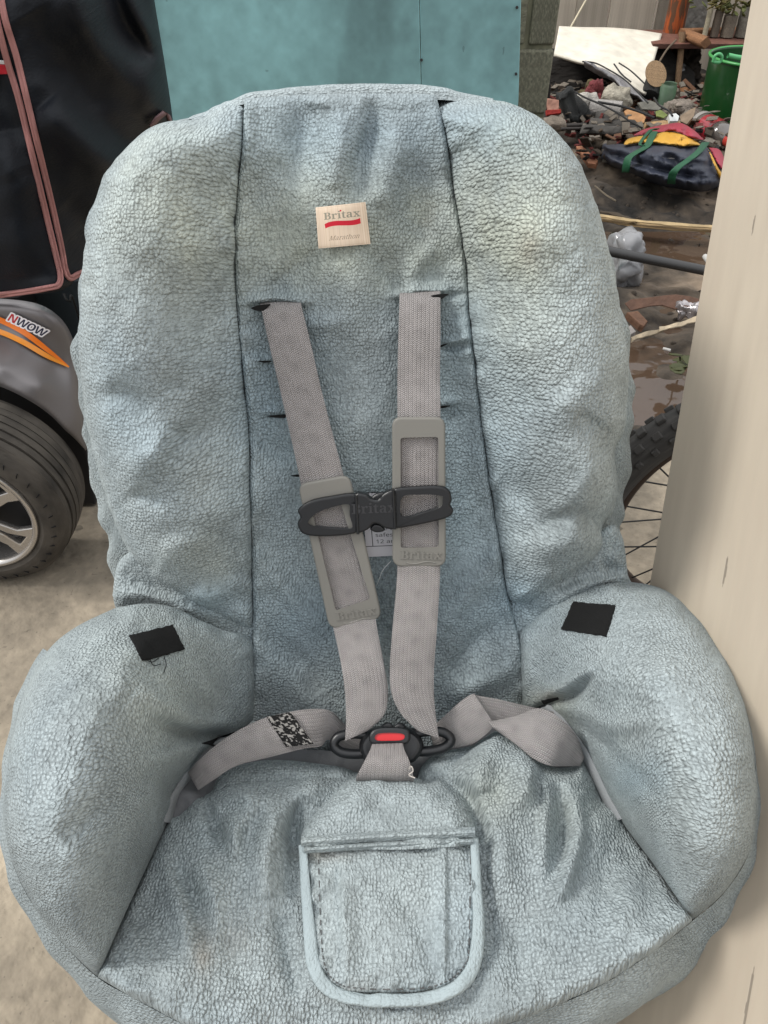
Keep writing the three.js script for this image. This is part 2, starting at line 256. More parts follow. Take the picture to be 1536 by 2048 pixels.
// ---------------------------------------------------------------- the child seat
const hBack = tps([
  [490, 200, 0.0], [880, 190, 0.0], [690, 190, -0.006], [475, 400, 0.004], [472, 600, 0.004], [495, 850, 0.0], [503, 1100, 0.0], [508, 1420, 0.0], [905, 350, 0.0], [932, 560, 0.0], [958, 800, 0.0], [985, 1000, 0], [1015, 1200, 0], [1045, 1400, 0],
  [690, 400, 0.010], [690, 600, 0.004], [720, 850, 0.0], [740, 1100, 0.0], [760, 1400, 0.005],
  [420, 300, 0.045], [330, 290, 0.07], [400, 500, 0.058], [300, 480, 0.095], [210, 480, 0.085], [400, 700, 0.055], [290, 700, 0.1], [190, 700, 0.09], [415, 900, 0.05], [310, 900, 0.095], [215, 900, 0.085], [440, 1080, 0.04], [340, 1070, 0.075], [260, 1060, 0.07], [420, 1210, 0.025], [300, 1180, 0.04],
  [950, 280, 0.04], [1060, 290, 0.07], [1000, 480, 0.055], [1090, 480, 0.095], [1190, 480, 0.085], [1020, 700, 0.055], [1130, 700, 0.1], [1220, 700, 0.09], [1040, 900, 0.05], [1140, 900, 0.095], [1220, 900, 0.085], [1060, 1070, 0.04], [1140, 1060, 0.075], [1205, 1020, 0.07], [1080, 1180, 0.025], [1190, 1130, 0.04]]);
const posB = (x, y, o) => B(x, y, hBack(x, y) + o);
const yHip = tps([
  [508, 1268, 0.285], [400, 1243, 0.33], [300, 1220, 0.36], [230, 1215, 0.38], [120, 1270, 0.39], [60, 1370, 0.395], [15, 1550, 0.395], [10, 1680, 0.385], [50, 1790, 0.36], [120, 1890, 0.325], [195, 1950, 0.295],
  [200, 1400, 0.405], [130, 1600, 0.41], [180, 1750, 0.37], [350, 1400, 0.335], [300, 1600, 0.30], [430, 1350, 0.295], [505, 1420, 0.225], [420, 1480, 0.235], [355, 1590, 0.23], [300, 1730, 0.25],
  [1035, 1255, 0.285], [1110, 1210, 0.33], [1190, 1180, 0.36], [1260, 1165, 0.38], [1370, 1215, 0.39], [1450, 1320, 0.395], [1512, 1560, 0.395], [1510, 1650, 0.385], [1460, 1770, 0.35], [1385, 1838, 0.30],
  [1310, 1370, 0.405], [1400, 1560, 0.41], [1380, 1690, 0.37], [1180, 1360, 0.335], [1260, 1560, 0.30], [1100, 1320, 0.295], [1045, 1420, 0.225], [1110, 1440, 0.24], [1200, 1570, 0.235], [1290, 1715, 0.25]]);
const posH = (x, y, o) => Y(x, y, yHip(x, y) + o);
const yPan = tps([
  [345, 1625, 0.235], [420, 1625, 0.250], [520, 1590, 0.258], [620, 1560, 0.252], [770, 1560, 0.25], [880, 1540, 0.255], [980, 1500, 0.268], [1100, 1550, 0.268], [1200, 1590, 0.242], [770, 1700, 0.252], [770, 1850, 0.253], [770, 2050, 0.238], [770, 2120, 0.222],
  [400, 1750, 0.262], [400, 1900, 0.268], [600, 2060, 0.24], [500, 2000, 0.258], [1100, 1750, 0.262], [1240, 1800, 0.268], [1130, 1950, 0.262], [950, 2060, 0.24], [200, 1950, 0.288], [1380, 1840, 0.293], [300, 1780, 0.246], [1290, 1730, 0.246], [560, 1800, 0.256], [1000, 1800, 0.256]]);
const posP = (x, y, o) => Y(x, y, yPan(x, y) + o);

// faded teal cloth: bluer and greyer patches, a yellowish bloom where it has aged, a few stains
const blots = [[340, 420, 130, 190, 0.55], [1030, 440, 110, 230, 0.75], [560, 480, 150, 130, 0.35], [840, 470, 130, 120, 0.4], [1090, 1420, 60, 40, 0.5], [300, 1380, 160, 130, 0.3], [980, 1580, 60, 60, 0.5], [1110, 1620, 120, 70, 0.25], [430, 1120, 90, 60, 0.3], [690, 470, 210, 110, 0.5]];
const blue = [[690, 270, 260, 90, 0.5], [980, 260, 110, 70, 0.55], [560, 800, 110, 260, 0.6], [900, 760, 90, 260, 0.6], [900, 1150, 150, 200, 0.5], [420, 1200, 60, 40, 0.7], [1040, 1200, 60, 60, 0.6], [1270, 1560, 60, 50, 0.5], [600, 1250, 120, 120, 0.5], [1050, 880, 90, 140, 0.3], [320, 800, 110, 160, 0.35]];
const brown = [[405, 1900, 22, 50, 0.55], [470, 1880, 30, 40, 0.2], [700, 1985, 60, 18, 0.3], [640, 1710, 60, 14, 0.35], [860, 455, 18, 40, 0.3], [1060, 495, 26, 40, 0.35], [1100, 1395, 30, 14, 0.5]];
const spot = (L, x, y) => { let s = 0; for (const [a, b, w, h, k] of L) s += k * Math.exp(-(((x - a) / w) ** 2) - (((y - b) / h) ** 2)); return Math.min(1, s); };
const clothColor = (dark = 1) => (x, y, p) => {
  const n1 = fbm(p.x * 9 + 2, p.y * 9, p.z * 9, 4), n2 = fbm(p.x * 30, p.y * 30 + 4, p.z * 30, 3), n3 = fbm(p.x * 14 + 30, p.y * 14, p.z * 14 + 9, 3);
  const ye = clamp(spot(blots, x, y) * (1.1 + 0.9 * n2) + 0.22 * n1), bl = clamp(spot(blue, x, y) * (1.1 + n1) + 0.4 * n3), br = spot(brown, x, y) * clamp(0.7 + 1.2 * n2);
  let c = [0.405, 0.462, 0.474];
  c = c.map((v, i) => lerp(v, [0.32, 0.42, 0.48][i], bl)); c = c.map((v, i) => lerp(v, [0.45, 0.485, 0.42][i], ye)); c = c.map((v, i) => lerp(v, [0.34, 0.28, 0.21][i], br));
  const k = dark * (1 + 0.26 * n1 + 0.24 * n2); return c.map((v) => v * k);
};
const seat = thing('child_car_seat', V3(0, 0, -0.36), 'faded teal velour child car seat with grey harness standing on the concrete floor', 'car seat');
const uvBack = frameOf(BO, BN), uvHipL = (p) => [0.14 * Math.atan2(p.y - 0.25, p.x + 0.24), p.z * 1.1 - 0.9 * smooth(-0.36, -0.2, p.z) * (p.y - 0.38)], uvHipR = (p) => [0.14 * Math.atan2(p.y - 0.25, 0.24 - p.x), p.z * 1.1 - 0.9 * smooth(-0.36, -0.2, p.z) * (p.y - 0.38)], uvPan = frameOf(V3(0, 0.25, -0.25), V3(0, 1, 0.05));
const seamL = [[484, 300], [472, 420], [471, 520], [473, 620], [485, 730], [496, 850], [500, 980], [503, 1100], [506, 1250]];
const seamR = [[891, 270], [910, 390], [930, 520], [942, 660], [958, 800], [978, 960], [998, 1080], [1015, 1190]];

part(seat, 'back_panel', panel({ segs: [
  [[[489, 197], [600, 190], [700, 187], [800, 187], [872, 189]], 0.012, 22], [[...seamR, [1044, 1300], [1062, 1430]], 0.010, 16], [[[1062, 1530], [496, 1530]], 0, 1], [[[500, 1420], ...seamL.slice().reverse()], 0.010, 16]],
  pos: posB, uvM: uvBack, color: clothColor(0.93), wave: [0.004, 60], deep: 1.4, folds: [  // whole panel darkened: recess shade and worn dirt put into its colour
    [[[738, 190], [742, 250], [715, 330], [700, 400]], -0.010, 14, 26], [[[620, 200], [600, 280], [580, 380]], -0.007, 30], [[[690, 220], [680, 300], [660, 380]], 0.008, 24], [[[800, 220], [790, 320], [760, 420]], 0.008, 34], [[[640, 500], [560, 560], [540, 620]], -0.004, 16, 30], [[[740, 500], [790, 570], [800, 610]], -0.005, 12, 24], [[[880, 470], [830, 540], [800, 600]], 0.005, 22],
    [[[488, 690], [560, 735]], -0.004, 10, 16], [[[490, 860], [600, 930]], -0.005, 10, 18], [[[500, 1100], [570, 1180], [640, 1260]], 0.006, 20], [[[505, 1250], [600, 1330], [640, 1390]], -0.006, 18, 30], [[[880, 700], [960, 690]], -0.005, 7, 14], [[[890, 590], [935, 590]], -0.004, 7, 14], [[[1010, 1100], [940, 1180], [890, 1260]], 0.007, 26], [[[1025, 1230], [950, 1280], [900, 1350]], -0.006, 16, 30], [[[1035, 1330], [960, 1370], [910, 1390]], 0.006, 22], [[[700, 640], [640, 650], [560, 640]], 0.004, 18], [[[488, 610], [520, 602], [565, 600], [615, 608]], 0.008, 4, 16], [[[788, 596], [830, 585], [870, 583], [906, 584]], 0.008, 4, 16], [[[510, 722], [550, 722]], 0.005, 3, 10], [[[520, 829], [578, 825]], 0.005, 3, 12], [[[874, 810], [912, 807]], 0.005, 3, 12], [[[878, 690], [935, 680]], 0.005, 3, 10]] }), fabric);

// black slits where the harness passes through the cover
const slit = (pts, h) => plate(sm(pts, 4, true), BO.clone().addScaledVector(BN, h), BN, 0.0015, 0.0004);
const slitMat = std({ color: rgb(0.004, 0.004, 0.004), roughness: 1 });
for (const [pts, h] of [[[[502, 617], [514, 611], [540, 608], [534, 616], [522, 623]], 0.0088], [[[862, 592], [880, 588], [897, 588], [891, 593], [880, 599]], 0.0080], [[[534, 832], [560, 829.5], [574, 829], [570, 836], [545, 835]], 0.007], [[[880, 813], [894, 811], [901, 812], [884, 817]], 0.007], [[[880, 691], [896, 687], [884, 694]], 0.006], [[[516, 722], [545, 722], [530, 726]], 0.006], [[[580, 952], [600, 949], [598, 954]], 0.007]])
  part(seat, 'harness_slot', slit(pts, h), slitMat);

const wingFoldsL = [[[[480, 520], [420, 440], [380, 400]], 0.003, 14], [[[190, 800], [250, 790], [300, 830]], -0.006, 22], [[[230, 960], [330, 900], [360, 870]], 0.006, 34], [[[340, 930], [360, 880], [420, 860]], -0.007, 26], [[[440, 1010], [380, 1080], [330, 1120]], 0.005, 30], [[[300, 1080], [400, 1060], [470, 1090]], -0.004, 22], [[[480, 1160], [430, 1190], [390, 1180]], 0.004, 18], [[[250, 1000], [290, 990], [320, 1010]], -0.005, 14]];
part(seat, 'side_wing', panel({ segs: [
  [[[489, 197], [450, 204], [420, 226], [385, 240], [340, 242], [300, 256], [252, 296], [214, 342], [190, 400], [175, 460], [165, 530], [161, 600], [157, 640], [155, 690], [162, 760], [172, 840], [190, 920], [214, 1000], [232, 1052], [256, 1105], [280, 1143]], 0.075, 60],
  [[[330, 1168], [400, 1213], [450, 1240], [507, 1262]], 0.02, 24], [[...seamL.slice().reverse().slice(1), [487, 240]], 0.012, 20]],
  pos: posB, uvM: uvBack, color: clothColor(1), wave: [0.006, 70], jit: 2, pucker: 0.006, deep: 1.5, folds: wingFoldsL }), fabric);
part(seat, 'side_wing', panel({ segs: [
  [[[872, 189], [940, 194], [1010, 204], [1075, 232], [1128, 280], [1163, 335], [1190, 400], [1213, 480], [1230, 560], [1245, 640], [1253, 700], [1257, 760], [1250, 850], [1234, 892], [1230, 910], [1235, 960], [1228, 1020], [1206, 1050], [1214, 1085], [1212, 1105]], 0.075, 60],
  [[[1150, 1142], [1090, 1182], [1062, 1204], [1017, 1205]], 0.02, 24], [[...seamR.slice().reverse(), [880, 225]], 0.012, 20]],
  pos: posB, uvM: uvBack, color: clothColor(1), wave: [0.006, 70], jit: 2, pucker: 0.006, deep: 1.5, folds: [[[[1215, 740], [1150, 800], [1100, 830]], 0.005, 34], [[[1235, 890], [1190, 850], [1150, 830]], -0.007, 14, 30], [[[1228, 900], [1180, 960], [1150, 1010]], 0.007, 30], [[[1206, 1050], [1150, 1030], [1080, 1050]], -0.007, 14, 26], [[[1190, 1080], [1120, 1100], [1060, 1090]], 0.005, 24], [[[905, 330], [960, 280], [1000, 230]], -0.004, 26], [[[1000, 950], [1050, 1000], [1080, 1060]], -0.006, 22]] }), fabric);
// lower gussets between wings and hip bolsters
part(seat, 'waist_gusset', panel({ segs: [[[[225, 1190], [240, 1120], [300, 1100], [420, 1160], [520, 1220], [520, 1300], [420, 1290], [300, 1260], [240, 1230]], 0.01, 20]], pos: (x, y, o) => B(x, y, Math.min(0.03, hBack(x, y)) - 0.012 + o), uvM: uvBack, color: clothColor(0.95), wave: [0.004, 40], folds: [[[[262, 1160], [330, 1190], [410, 1215]], -0.006, 9, 16], [[[240, 1190], [290, 1190], [380, 1205]], 0.008, 14]] }), fabric);
part(seat, 'waist_gusset', panel({ segs: [[[[1010, 1180], [1070, 1160], [1150, 1110], [1220, 1050], [1246, 1080], [1256, 1150], [1270, 1190], [1200, 1240], [1100, 1260], [1020, 1290]], 0.01, 20]], pos: (x, y, o) => B(x, y, Math.min(0.03, hBack(x, y)) - 0.012 + o), uvM: uvBack, color: clothColor(0.95), wave: [0.004, 40], folds: [[[[1090, 1190], [1160, 1155], [1230, 1150]], -0.006, 9, 16], [[[1205, 1118], [1215, 1135], [1250, 1140]], -0.007, 8, 12], [[[1100, 1215], [1170, 1170], [1240, 1160]], 0.007, 14]] }), fabric);

// boxing that carries the cover round to the back
const gather = (amp, f) => (p, t, s) => { const k = amp * Math.sin(Math.PI * Math.min(1, s)) * (0.35 * Math.sin(t * f + 3 * noise(t * 9, 2)) + 0.9 * fbm(p.x * 45, p.y * 45, p.z * 45, 2)); p.addScaledVector(BN, k * 0.5); p.x += Math.sign(p.x) * k; };
const withColor = (g, k = 1) => { const p = g.attributes.position, c = []; for (let i = 0; i < p.count; i++) c.push(...clothColor(k)(9999, 9999, V3(p.getX(i), p.getY(i), p.getZ(i)))); g.setAttribute('color', new THREE.Float32BufferAttribute(c, 3)); return g; };
const boxing = (inner, outer, dIn, dOut, dEnd) => loft([inner.map(([x, y]) => posB(lerp(x, 710, 0.012), lerp(y, 700, 0.012), dIn)), outer.map(([x, y]) => B(x, y, hBack(x, y) + dOut)), outer.map(([x, y]) => B(lerp(x, 720, 0.03), lerp(y, 760, 0.03), dEnd))], 120, 10, gather(0.005, 70));
part(seat, 'wing_boxing', withColor(gridGeo(boxing([[420, 224], [340, 244], [252, 299], [192, 402], [167, 532], [159, 642], [165, 762], [175, 842], [193, 922], [217, 1002], [235, 1054], [262, 1110], [282, 1150]], [[420, 228], [340, 246], [254, 302], [192, 404], [165, 536], [153, 642], [152, 740], [166, 840], [178, 930], [192, 1000], [212, 1070], [222, 1140], [232, 1196]], -0.07, -0.085, -0.09))), fabric);
part(seat, 'wing_boxing', withColor(gridGeo(boxing([[940, 196], [1075, 235], [1161, 338], [1211, 482], [1243, 642], [1254, 760], [1247, 850], [1232, 892], [1232, 960], [1225, 1020], [1208, 1052], [1212, 1100], [1190, 1130]], [[938, 198], [1072, 238], [1160, 340], [1213, 484], [1248, 642], [1267, 765], [1260, 850], [1259, 900], [1257, 955], [1246, 1010], [1242, 1075], [1250, 1130], [1262, 1165]], -0.07, -0.085, -0.09))), fabric);
part(seat, 'head_trim', withColor(gridGeo(loft([[[380, 252], [425, 236], [489, 208], [600, 200], [700, 197], [800, 197], [872, 199], [945, 205], [985, 212]].map(([x, y]) => B(x, y, -0.021)), [[378, 239], [418, 222], [488, 192], [595, 178], [690, 172], [790, 172], [868, 176], [938, 191], [985, 200]].map(([x, y]) => B(x, y, -0.026)), [[380, 245], [420, 228], [490, 196], [600, 182], [690, 176], [790, 176], [868, 180], [940, 196], [985, 206]].map(([x, y]) => B(x, y, -0.08))], 90, 10, gather(0.003, 60)), 0), 1.08), fabric);
part(seat, 'back_shell', plate(sm([[470, 250], [600, 222], [790, 220], [930, 230], [1040, 270], [1150, 345], [1205, 490], [1235, 640], [1245, 800], [1240, 960], [1225, 1080], [1200, 1200], [1050, 1420], [500, 1420], [270, 1230], [235, 1100], [200, 960], [180, 800], [175, 640], [205, 500], [250, 390], [340, 300]], 4, true), BO.clone().addScaledVector(BN, -0.028), BN, 0.09, 0.02), shellPlastic);

// hip bolsters
const hipL = { top: [[508, 1268], [455, 1262], [400, 1240], [345, 1214], [290, 1207], [230, 1216]], out: [[150, 1255], [95, 1302], [50, 1380], [24, 1480], [9, 1580], [10, 1660], [30, 1740], [80, 1832], [140, 1903], [195, 1954]], in: [[240, 1850], [290, 1742], [332, 1650], [350, 1596], [395, 1520], [425, 1490], [470, 1468], [507, 1440]] };
const hipR = { top: [[1036, 1258], [1070, 1230], [1110, 1202], [1180, 1175], [1250, 1162]], out: [[1330, 1180], [1400, 1240], [1458, 1330], [1495, 1430], [1513, 1560], [1511, 1640], [1496, 1710], [1448, 1785], [1386, 1840]], in: [[1350, 1790], [1305, 1725], [1245, 1645], [1205, 1575], [1168, 1500], [1125, 1442], [1090, 1410], [1064, 1422], [1046, 1420]] };
const hipGL = panel({ segs: [[hipL.top, 0.012, 24], [hipL.out, 0.045, 50], [hipL.in, 0.012, 18], [[[509, 1350]], 0.012, 20]], pos: posH, uvM: uvHipL, color: clothColor(1.02), wave: [0.005, 80], deep: 1.6, folds: [
  [[[470, 1452], [420, 1446], [350, 1420], [270, 1370]], 0.012, 18, 44], [[[462, 1474], [420, 1470], [370, 1462], [320, 1446]], -0.015, 11, 14], [[[430, 1492], [370, 1500], [300, 1520]], 0.008, 16, 22], [[[350, 1580], [300, 1560], [240, 1600]], -0.005, 22], [[[400, 1500], [340, 1530], [280, 1620]], 0.006, 26], [[[380, 1330], [440, 1400], [490, 1440]], 0.004, 20], [[[120, 1680], [170, 1640], [200, 1600]], -0.005, 26], [[[300, 1290], [250, 1330], [230, 1400]], 0.004, 30]] }), hipGR = panel({ segs: [[hipR.top, 0.012, 24], [hipR.out, 0.045, 50], [hipR.in, 0.012, 18], [[[1042, 1340]], 0.012, 20]], pos: posH, uvM: uvHipR, color: clothColor(1.02), wave: [0.005, 80], deep: 1.4, folds: [
  [[[1085, 1395], [1130, 1370], [1190, 1330]], 0.012, 26, 14], [[[1092, 1408], [1140, 1395], [1190, 1350]], -0.014, 10, 16], [[[1100, 1412], [1150, 1420], [1220, 1450], [1300, 1440]], 0.010, 22, 20], [[[1150, 1440], [1230, 1510], [1310, 1590]], -0.008, 8, 16], [[[1180, 1480], [1230, 1560], [1290, 1610]], 0.005, 18], [[[1120, 1290], [1060, 1320], [1045, 1380]], 0.004, 20], [[[1200, 1270], [1120, 1330], [1080, 1380]], 0.004, 16]] });
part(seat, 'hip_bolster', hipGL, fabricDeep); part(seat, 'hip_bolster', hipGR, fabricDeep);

// seat cushion
const panFront = [[1300, 1908], [1200, 1972], [1060, 2032], [900, 2085], [770, 2105], [600, 2108], [450, 2085], [360, 2046], [270, 1998], [195, 1954]];
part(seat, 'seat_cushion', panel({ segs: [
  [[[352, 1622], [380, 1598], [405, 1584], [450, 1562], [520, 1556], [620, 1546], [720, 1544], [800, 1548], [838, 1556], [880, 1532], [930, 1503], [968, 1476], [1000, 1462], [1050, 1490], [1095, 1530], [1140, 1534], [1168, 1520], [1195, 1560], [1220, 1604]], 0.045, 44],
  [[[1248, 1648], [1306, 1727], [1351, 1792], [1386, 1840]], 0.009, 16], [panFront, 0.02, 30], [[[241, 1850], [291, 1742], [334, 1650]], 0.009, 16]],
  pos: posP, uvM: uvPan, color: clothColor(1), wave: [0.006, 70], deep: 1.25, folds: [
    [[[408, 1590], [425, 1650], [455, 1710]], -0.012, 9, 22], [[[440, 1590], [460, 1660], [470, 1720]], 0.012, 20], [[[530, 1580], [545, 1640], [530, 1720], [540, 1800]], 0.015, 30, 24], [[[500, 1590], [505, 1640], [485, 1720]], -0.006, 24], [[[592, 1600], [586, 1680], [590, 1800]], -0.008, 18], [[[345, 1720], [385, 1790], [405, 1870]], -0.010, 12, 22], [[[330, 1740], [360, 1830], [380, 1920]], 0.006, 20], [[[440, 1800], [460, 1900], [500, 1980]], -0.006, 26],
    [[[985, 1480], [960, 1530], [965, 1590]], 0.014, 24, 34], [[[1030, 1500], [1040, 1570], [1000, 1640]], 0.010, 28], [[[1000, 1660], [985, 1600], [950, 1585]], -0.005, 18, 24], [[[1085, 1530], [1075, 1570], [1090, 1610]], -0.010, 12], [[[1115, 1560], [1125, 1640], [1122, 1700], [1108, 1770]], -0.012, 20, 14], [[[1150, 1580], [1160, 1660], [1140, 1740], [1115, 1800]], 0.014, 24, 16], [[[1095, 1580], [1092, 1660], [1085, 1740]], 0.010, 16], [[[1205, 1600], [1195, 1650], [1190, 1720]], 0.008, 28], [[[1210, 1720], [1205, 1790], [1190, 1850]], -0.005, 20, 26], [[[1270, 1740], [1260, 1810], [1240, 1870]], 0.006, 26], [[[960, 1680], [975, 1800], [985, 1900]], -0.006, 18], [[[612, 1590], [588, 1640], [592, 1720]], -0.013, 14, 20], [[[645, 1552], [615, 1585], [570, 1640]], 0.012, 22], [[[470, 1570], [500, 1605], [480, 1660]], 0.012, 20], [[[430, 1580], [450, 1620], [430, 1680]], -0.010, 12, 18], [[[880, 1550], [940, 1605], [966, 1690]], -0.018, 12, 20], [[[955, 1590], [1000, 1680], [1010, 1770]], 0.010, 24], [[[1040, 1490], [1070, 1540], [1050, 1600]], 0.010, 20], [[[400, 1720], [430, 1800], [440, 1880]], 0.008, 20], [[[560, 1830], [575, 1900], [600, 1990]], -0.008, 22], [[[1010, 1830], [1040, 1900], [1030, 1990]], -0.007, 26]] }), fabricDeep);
// soft second layer that folds over the back of the cushion, and the smooth lining showing in the gaps
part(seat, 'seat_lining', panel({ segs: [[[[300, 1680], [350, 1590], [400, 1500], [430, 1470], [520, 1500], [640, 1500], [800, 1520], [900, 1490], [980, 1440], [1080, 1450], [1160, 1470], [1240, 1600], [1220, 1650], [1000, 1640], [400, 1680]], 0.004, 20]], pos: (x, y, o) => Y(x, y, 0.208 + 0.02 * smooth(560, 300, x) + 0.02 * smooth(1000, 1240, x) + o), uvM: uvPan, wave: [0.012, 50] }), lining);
part(seat, 'cushion_fold', panel({ segs: [[[[420, 1600], [440, 1545], [500, 1525], [560, 1520], [640, 1528], [700, 1540], [720, 1570], [600, 1620], [480, 1630]], 0.02, 26]], pos: (x, y, o) => Y(x, y, 0.238 + o), uvM: uvPan, color: clothColor(0.95), wave: [0.006, 40] }), fabric);
part(seat, 'cushion_fold', panel({ segs: [[[[830, 1590], [840, 1540], [870, 1510], [920, 1497], [970, 1492], [980, 1530], [930, 1600]], 0.02, 26]], pos: (x, y, o) => Y(x, y, 0.240 + o), uvM: uvPan, color: clothColor(0.95), wave: [0.006, 40] }), fabric);

// cushion boxing: the band below the rim
const hipSeam = [...hipL.out.slice(0, -1)].reverse();
const gather2 = (amp, f) => (p, t, s) => { const k = amp * Math.sin(Math.PI * Math.min(1, s * 1.2)) * (0.5 * Math.sin(t * f) + fbm(p.x * 50, p.y * 50, p.z * 50, 2)); p.y += k; p.z += k * 0.6; };
{
  const seam = [[95, 1302], [50, 1380], [24, 1480], [10, 1580], [10, 1660], [30, 1740], [80, 1832], [140, 1903], [195, 1955]], out = [[90, 1306], [46, 1384], [19, 1484], [3, 1588], [0, 1668], [20, 1768], [72, 1868], [128, 1940], [190, 2003]];
  const front = panFront.slice().reverse().slice(1), fout = [[262, 2062], [352, 2115], [450, 2150], [600, 2175], [770, 2175], [900, 2152], [1060, 2100], [1205, 2045], [1310, 1978]];
  const rS = [[1386, 1841], [1448, 1786], [1496, 1711], [1511, 1640], [1513, 1560], [1495, 1430], [1458, 1330], [1400, 1240], [1330, 1180]], rO = [[1405, 1912], [1468, 1825], [1507, 1728], [1519, 1648], [1520, 1562], [1501, 1432], [1466, 1332], [1406, 1242], [1334, 1182]];
  const drop = (L, S, dy) => L.map(([x, y], i) => { const s = S[i]; return Y(x, y, s.y - dy); });
  const A = [...seam.map(([x, y]) => posH(x, y, -0.045)), ...front.map(([x, y]) => posP(x, y, -0.02)), ...rS.map(([x, y]) => posH(x, y, -0.045))], O = drop([...out, ...fout, ...rO], A, 0.045);
  const D = O.map((p) => V3(p.x * 0.93, Math.max(0.05, p.y - 0.12), lerp(p.z, -0.33, 0.07)));
  const D2 = O.map((p) => V3(p.x * 0.8, 0.06, lerp(p.z, -0.33, 0.2)));
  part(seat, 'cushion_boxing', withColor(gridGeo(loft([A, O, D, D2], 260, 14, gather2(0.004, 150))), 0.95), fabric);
  const sh = new THREE.Shape(D2.map((p) => new THREE.Vector2(p.x * 0.98, -p.z))); sh.lineTo(0.1, 0.62); sh.lineTo(-0.1, 0.62);
  const g = new THREE.ExtrudeGeometry(sh, { depth: 0.13, bevelEnabled: true, bevelSize: 0.008, bevelThickness: 0.008, bevelSegments: 2 }); g.rotateX(-Math.PI / 2); g.translate(0, 0.009, 0);
  part(seat, 'base_shell', g, shellPlastic);
}
// piping welts along the rim seams
const weltMat = std({ color: rgb(0.22, 0.28, 0.31), roughness: 0.95 });

// crotch pad with its pocket and pale satin binding
part(seat, 'crotch_pad', panel({ segs: [[[[598, 1690], [604, 1660], [640, 1610], [692, 1562], [760, 1547], [820, 1552], [850, 1562], [885, 1562], [925, 1606], [950, 1650], [953, 1690]], 0.03, 40], [[[780, 1700]], 0.002, 6]], pos: (x, y, o) => Y(x, y, yPan(x, y) + 0.018 + o), uvM: uvPan, color: clothColor(1.03), wave: [0.005, 60], folds: [[[[660, 1580], [690, 1610], [740, 1600]], 0.005, 18], [[[850, 1565], [900, 1600], [930, 1640]], -0.005, 12, 18]] }), fabric);
const pocketG = panel({ segs: [[[[612, 1688], [780, 1672], [942, 1664]], 0.004, 8], [[[950, 1770], [946, 1890], [934, 1935], [900, 1968], [840, 1984], [720, 1984], [672, 1974], [640, 1930], [622, 1800]], 0.003, 10]], step: 3, pos: (x, y, o) => Y(x, y, yPan(x, y) + 0.011 + o), uvM: uvPan, color: clothColor(0.98), wave: [0.003, 40], folds: [[[[682, 1700], [686, 1800], [692, 1990]], 0.006, 4, 26], [[[890, 1680], [890, 1800], [890, 1935]], 0.005, 22, 4], [[[790, 1780], [850, 1880], [870, 1960]], -0.004, 16], [[[700, 1960], [760, 1940], [840, 1960]], 0.003, 16]] });
const pocket = part(seat, 'pocket_flap', pocketG, fabric);
const bindC = [[606, 1690], [611, 1770], [618, 1850], [628, 1930], [655, 1975], [710, 1997], [780, 2001], [850, 1997], [910, 1978], [945, 1935], [956, 1870], [954, 1780], [948, 1680]];
{
  const c = sm(bindC, 5), L = [], M = [], M2 = [], R = []; c.forEach((p, i) => { const a = c[Math.max(0, i - 1)], b = c[Math.min(c.length - 1, i + 1)], dx = b[0] - a[0], dy = b[1] - a[1], l = Math.hypot(dx, dy), n = [dy / l, -dx / l], w = 9 + 6 * smooth(1690, 1960, p[1]); const q = (k, o) => Y(p[0] + n[0] * k, p[1] + n[1] * k, yPan(p[0], p[1]) + 0.0125 + o); L.push(q(-w * 0.98, -0.007)); M.push(q(-w * 0.8, 0.0006)); M2.push(q(w * 0.75, 0.001)); R.push(q(w * 0.95, -0.002)); });
  const satin = std({ color: rgb(0.34, 0.40, 0.415), roughness: 0.95, bumpMap: fabBump, bumpScale: 0.0012 });
  part(pocket, 'binding', gridGeo(loft([L, M, M2, R], 140, 10, (p, t, s) => { p.y += 0.004 * fbm(p.x * 60, p.z * 60, 2, 3); })), satin);
  const st = (pts) => { const g = []; const p = sm(pts, 10); for (let i = 0; i + 1 < p.length; i++) if (i % 2 === 0) g.push(rod(Y(p[i][0], p[i][1], yPan(...p[i]) + 0.0115 + pocketG.offAt(...p[i])), Y(p[i + 1][0], p[i + 1][1], yPan(...p[i + 1]) + 0.0115 + pocketG.offAt(...p[i + 1])), 0.0005, 5)); return merge(g); };
  const thread = std({ color: rgb(0.10, 0.10, 0.10) });
  part(pocket, 'stitching', st([[637, 1720], [641, 1840], [648, 1925], [672, 1964], [720, 1977], [840, 1977], [898, 1960], [930, 1928], [938, 1890], [941, 1700]]), thread);
  const hem = (a, b, w, h) => gridGeo(loft([[a, [(a[0] + b[0]) / 2, (a[1] + b[1]) / 2 - 2], b].map(([x, y]) => Y(x, y - w, yPan(x, y) + h - 0.006)), [a, [(a[0] + b[0]) / 2, (a[1] + b[1]) / 2 - 2], b].map(([x, y]) => Y(x, y, yPan(x, y) + h)), [a, [(a[0] + b[0]) / 2, (a[1] + b[1]) / 2 - 2], b].map(([x, y]) => Y(x, y + w, yPan(x, y) + h - 0.006))], 50, 8));
  part(seat, 'pad_hem', withColor(hem([602, 1683], [950, 1664], 10, 0.0245), 0.98), fabric);
  part(seat, 'pad_hem', withColor(hem([608, 1699], [946, 1682], 8, 0.0205), 0.94), fabric);
}

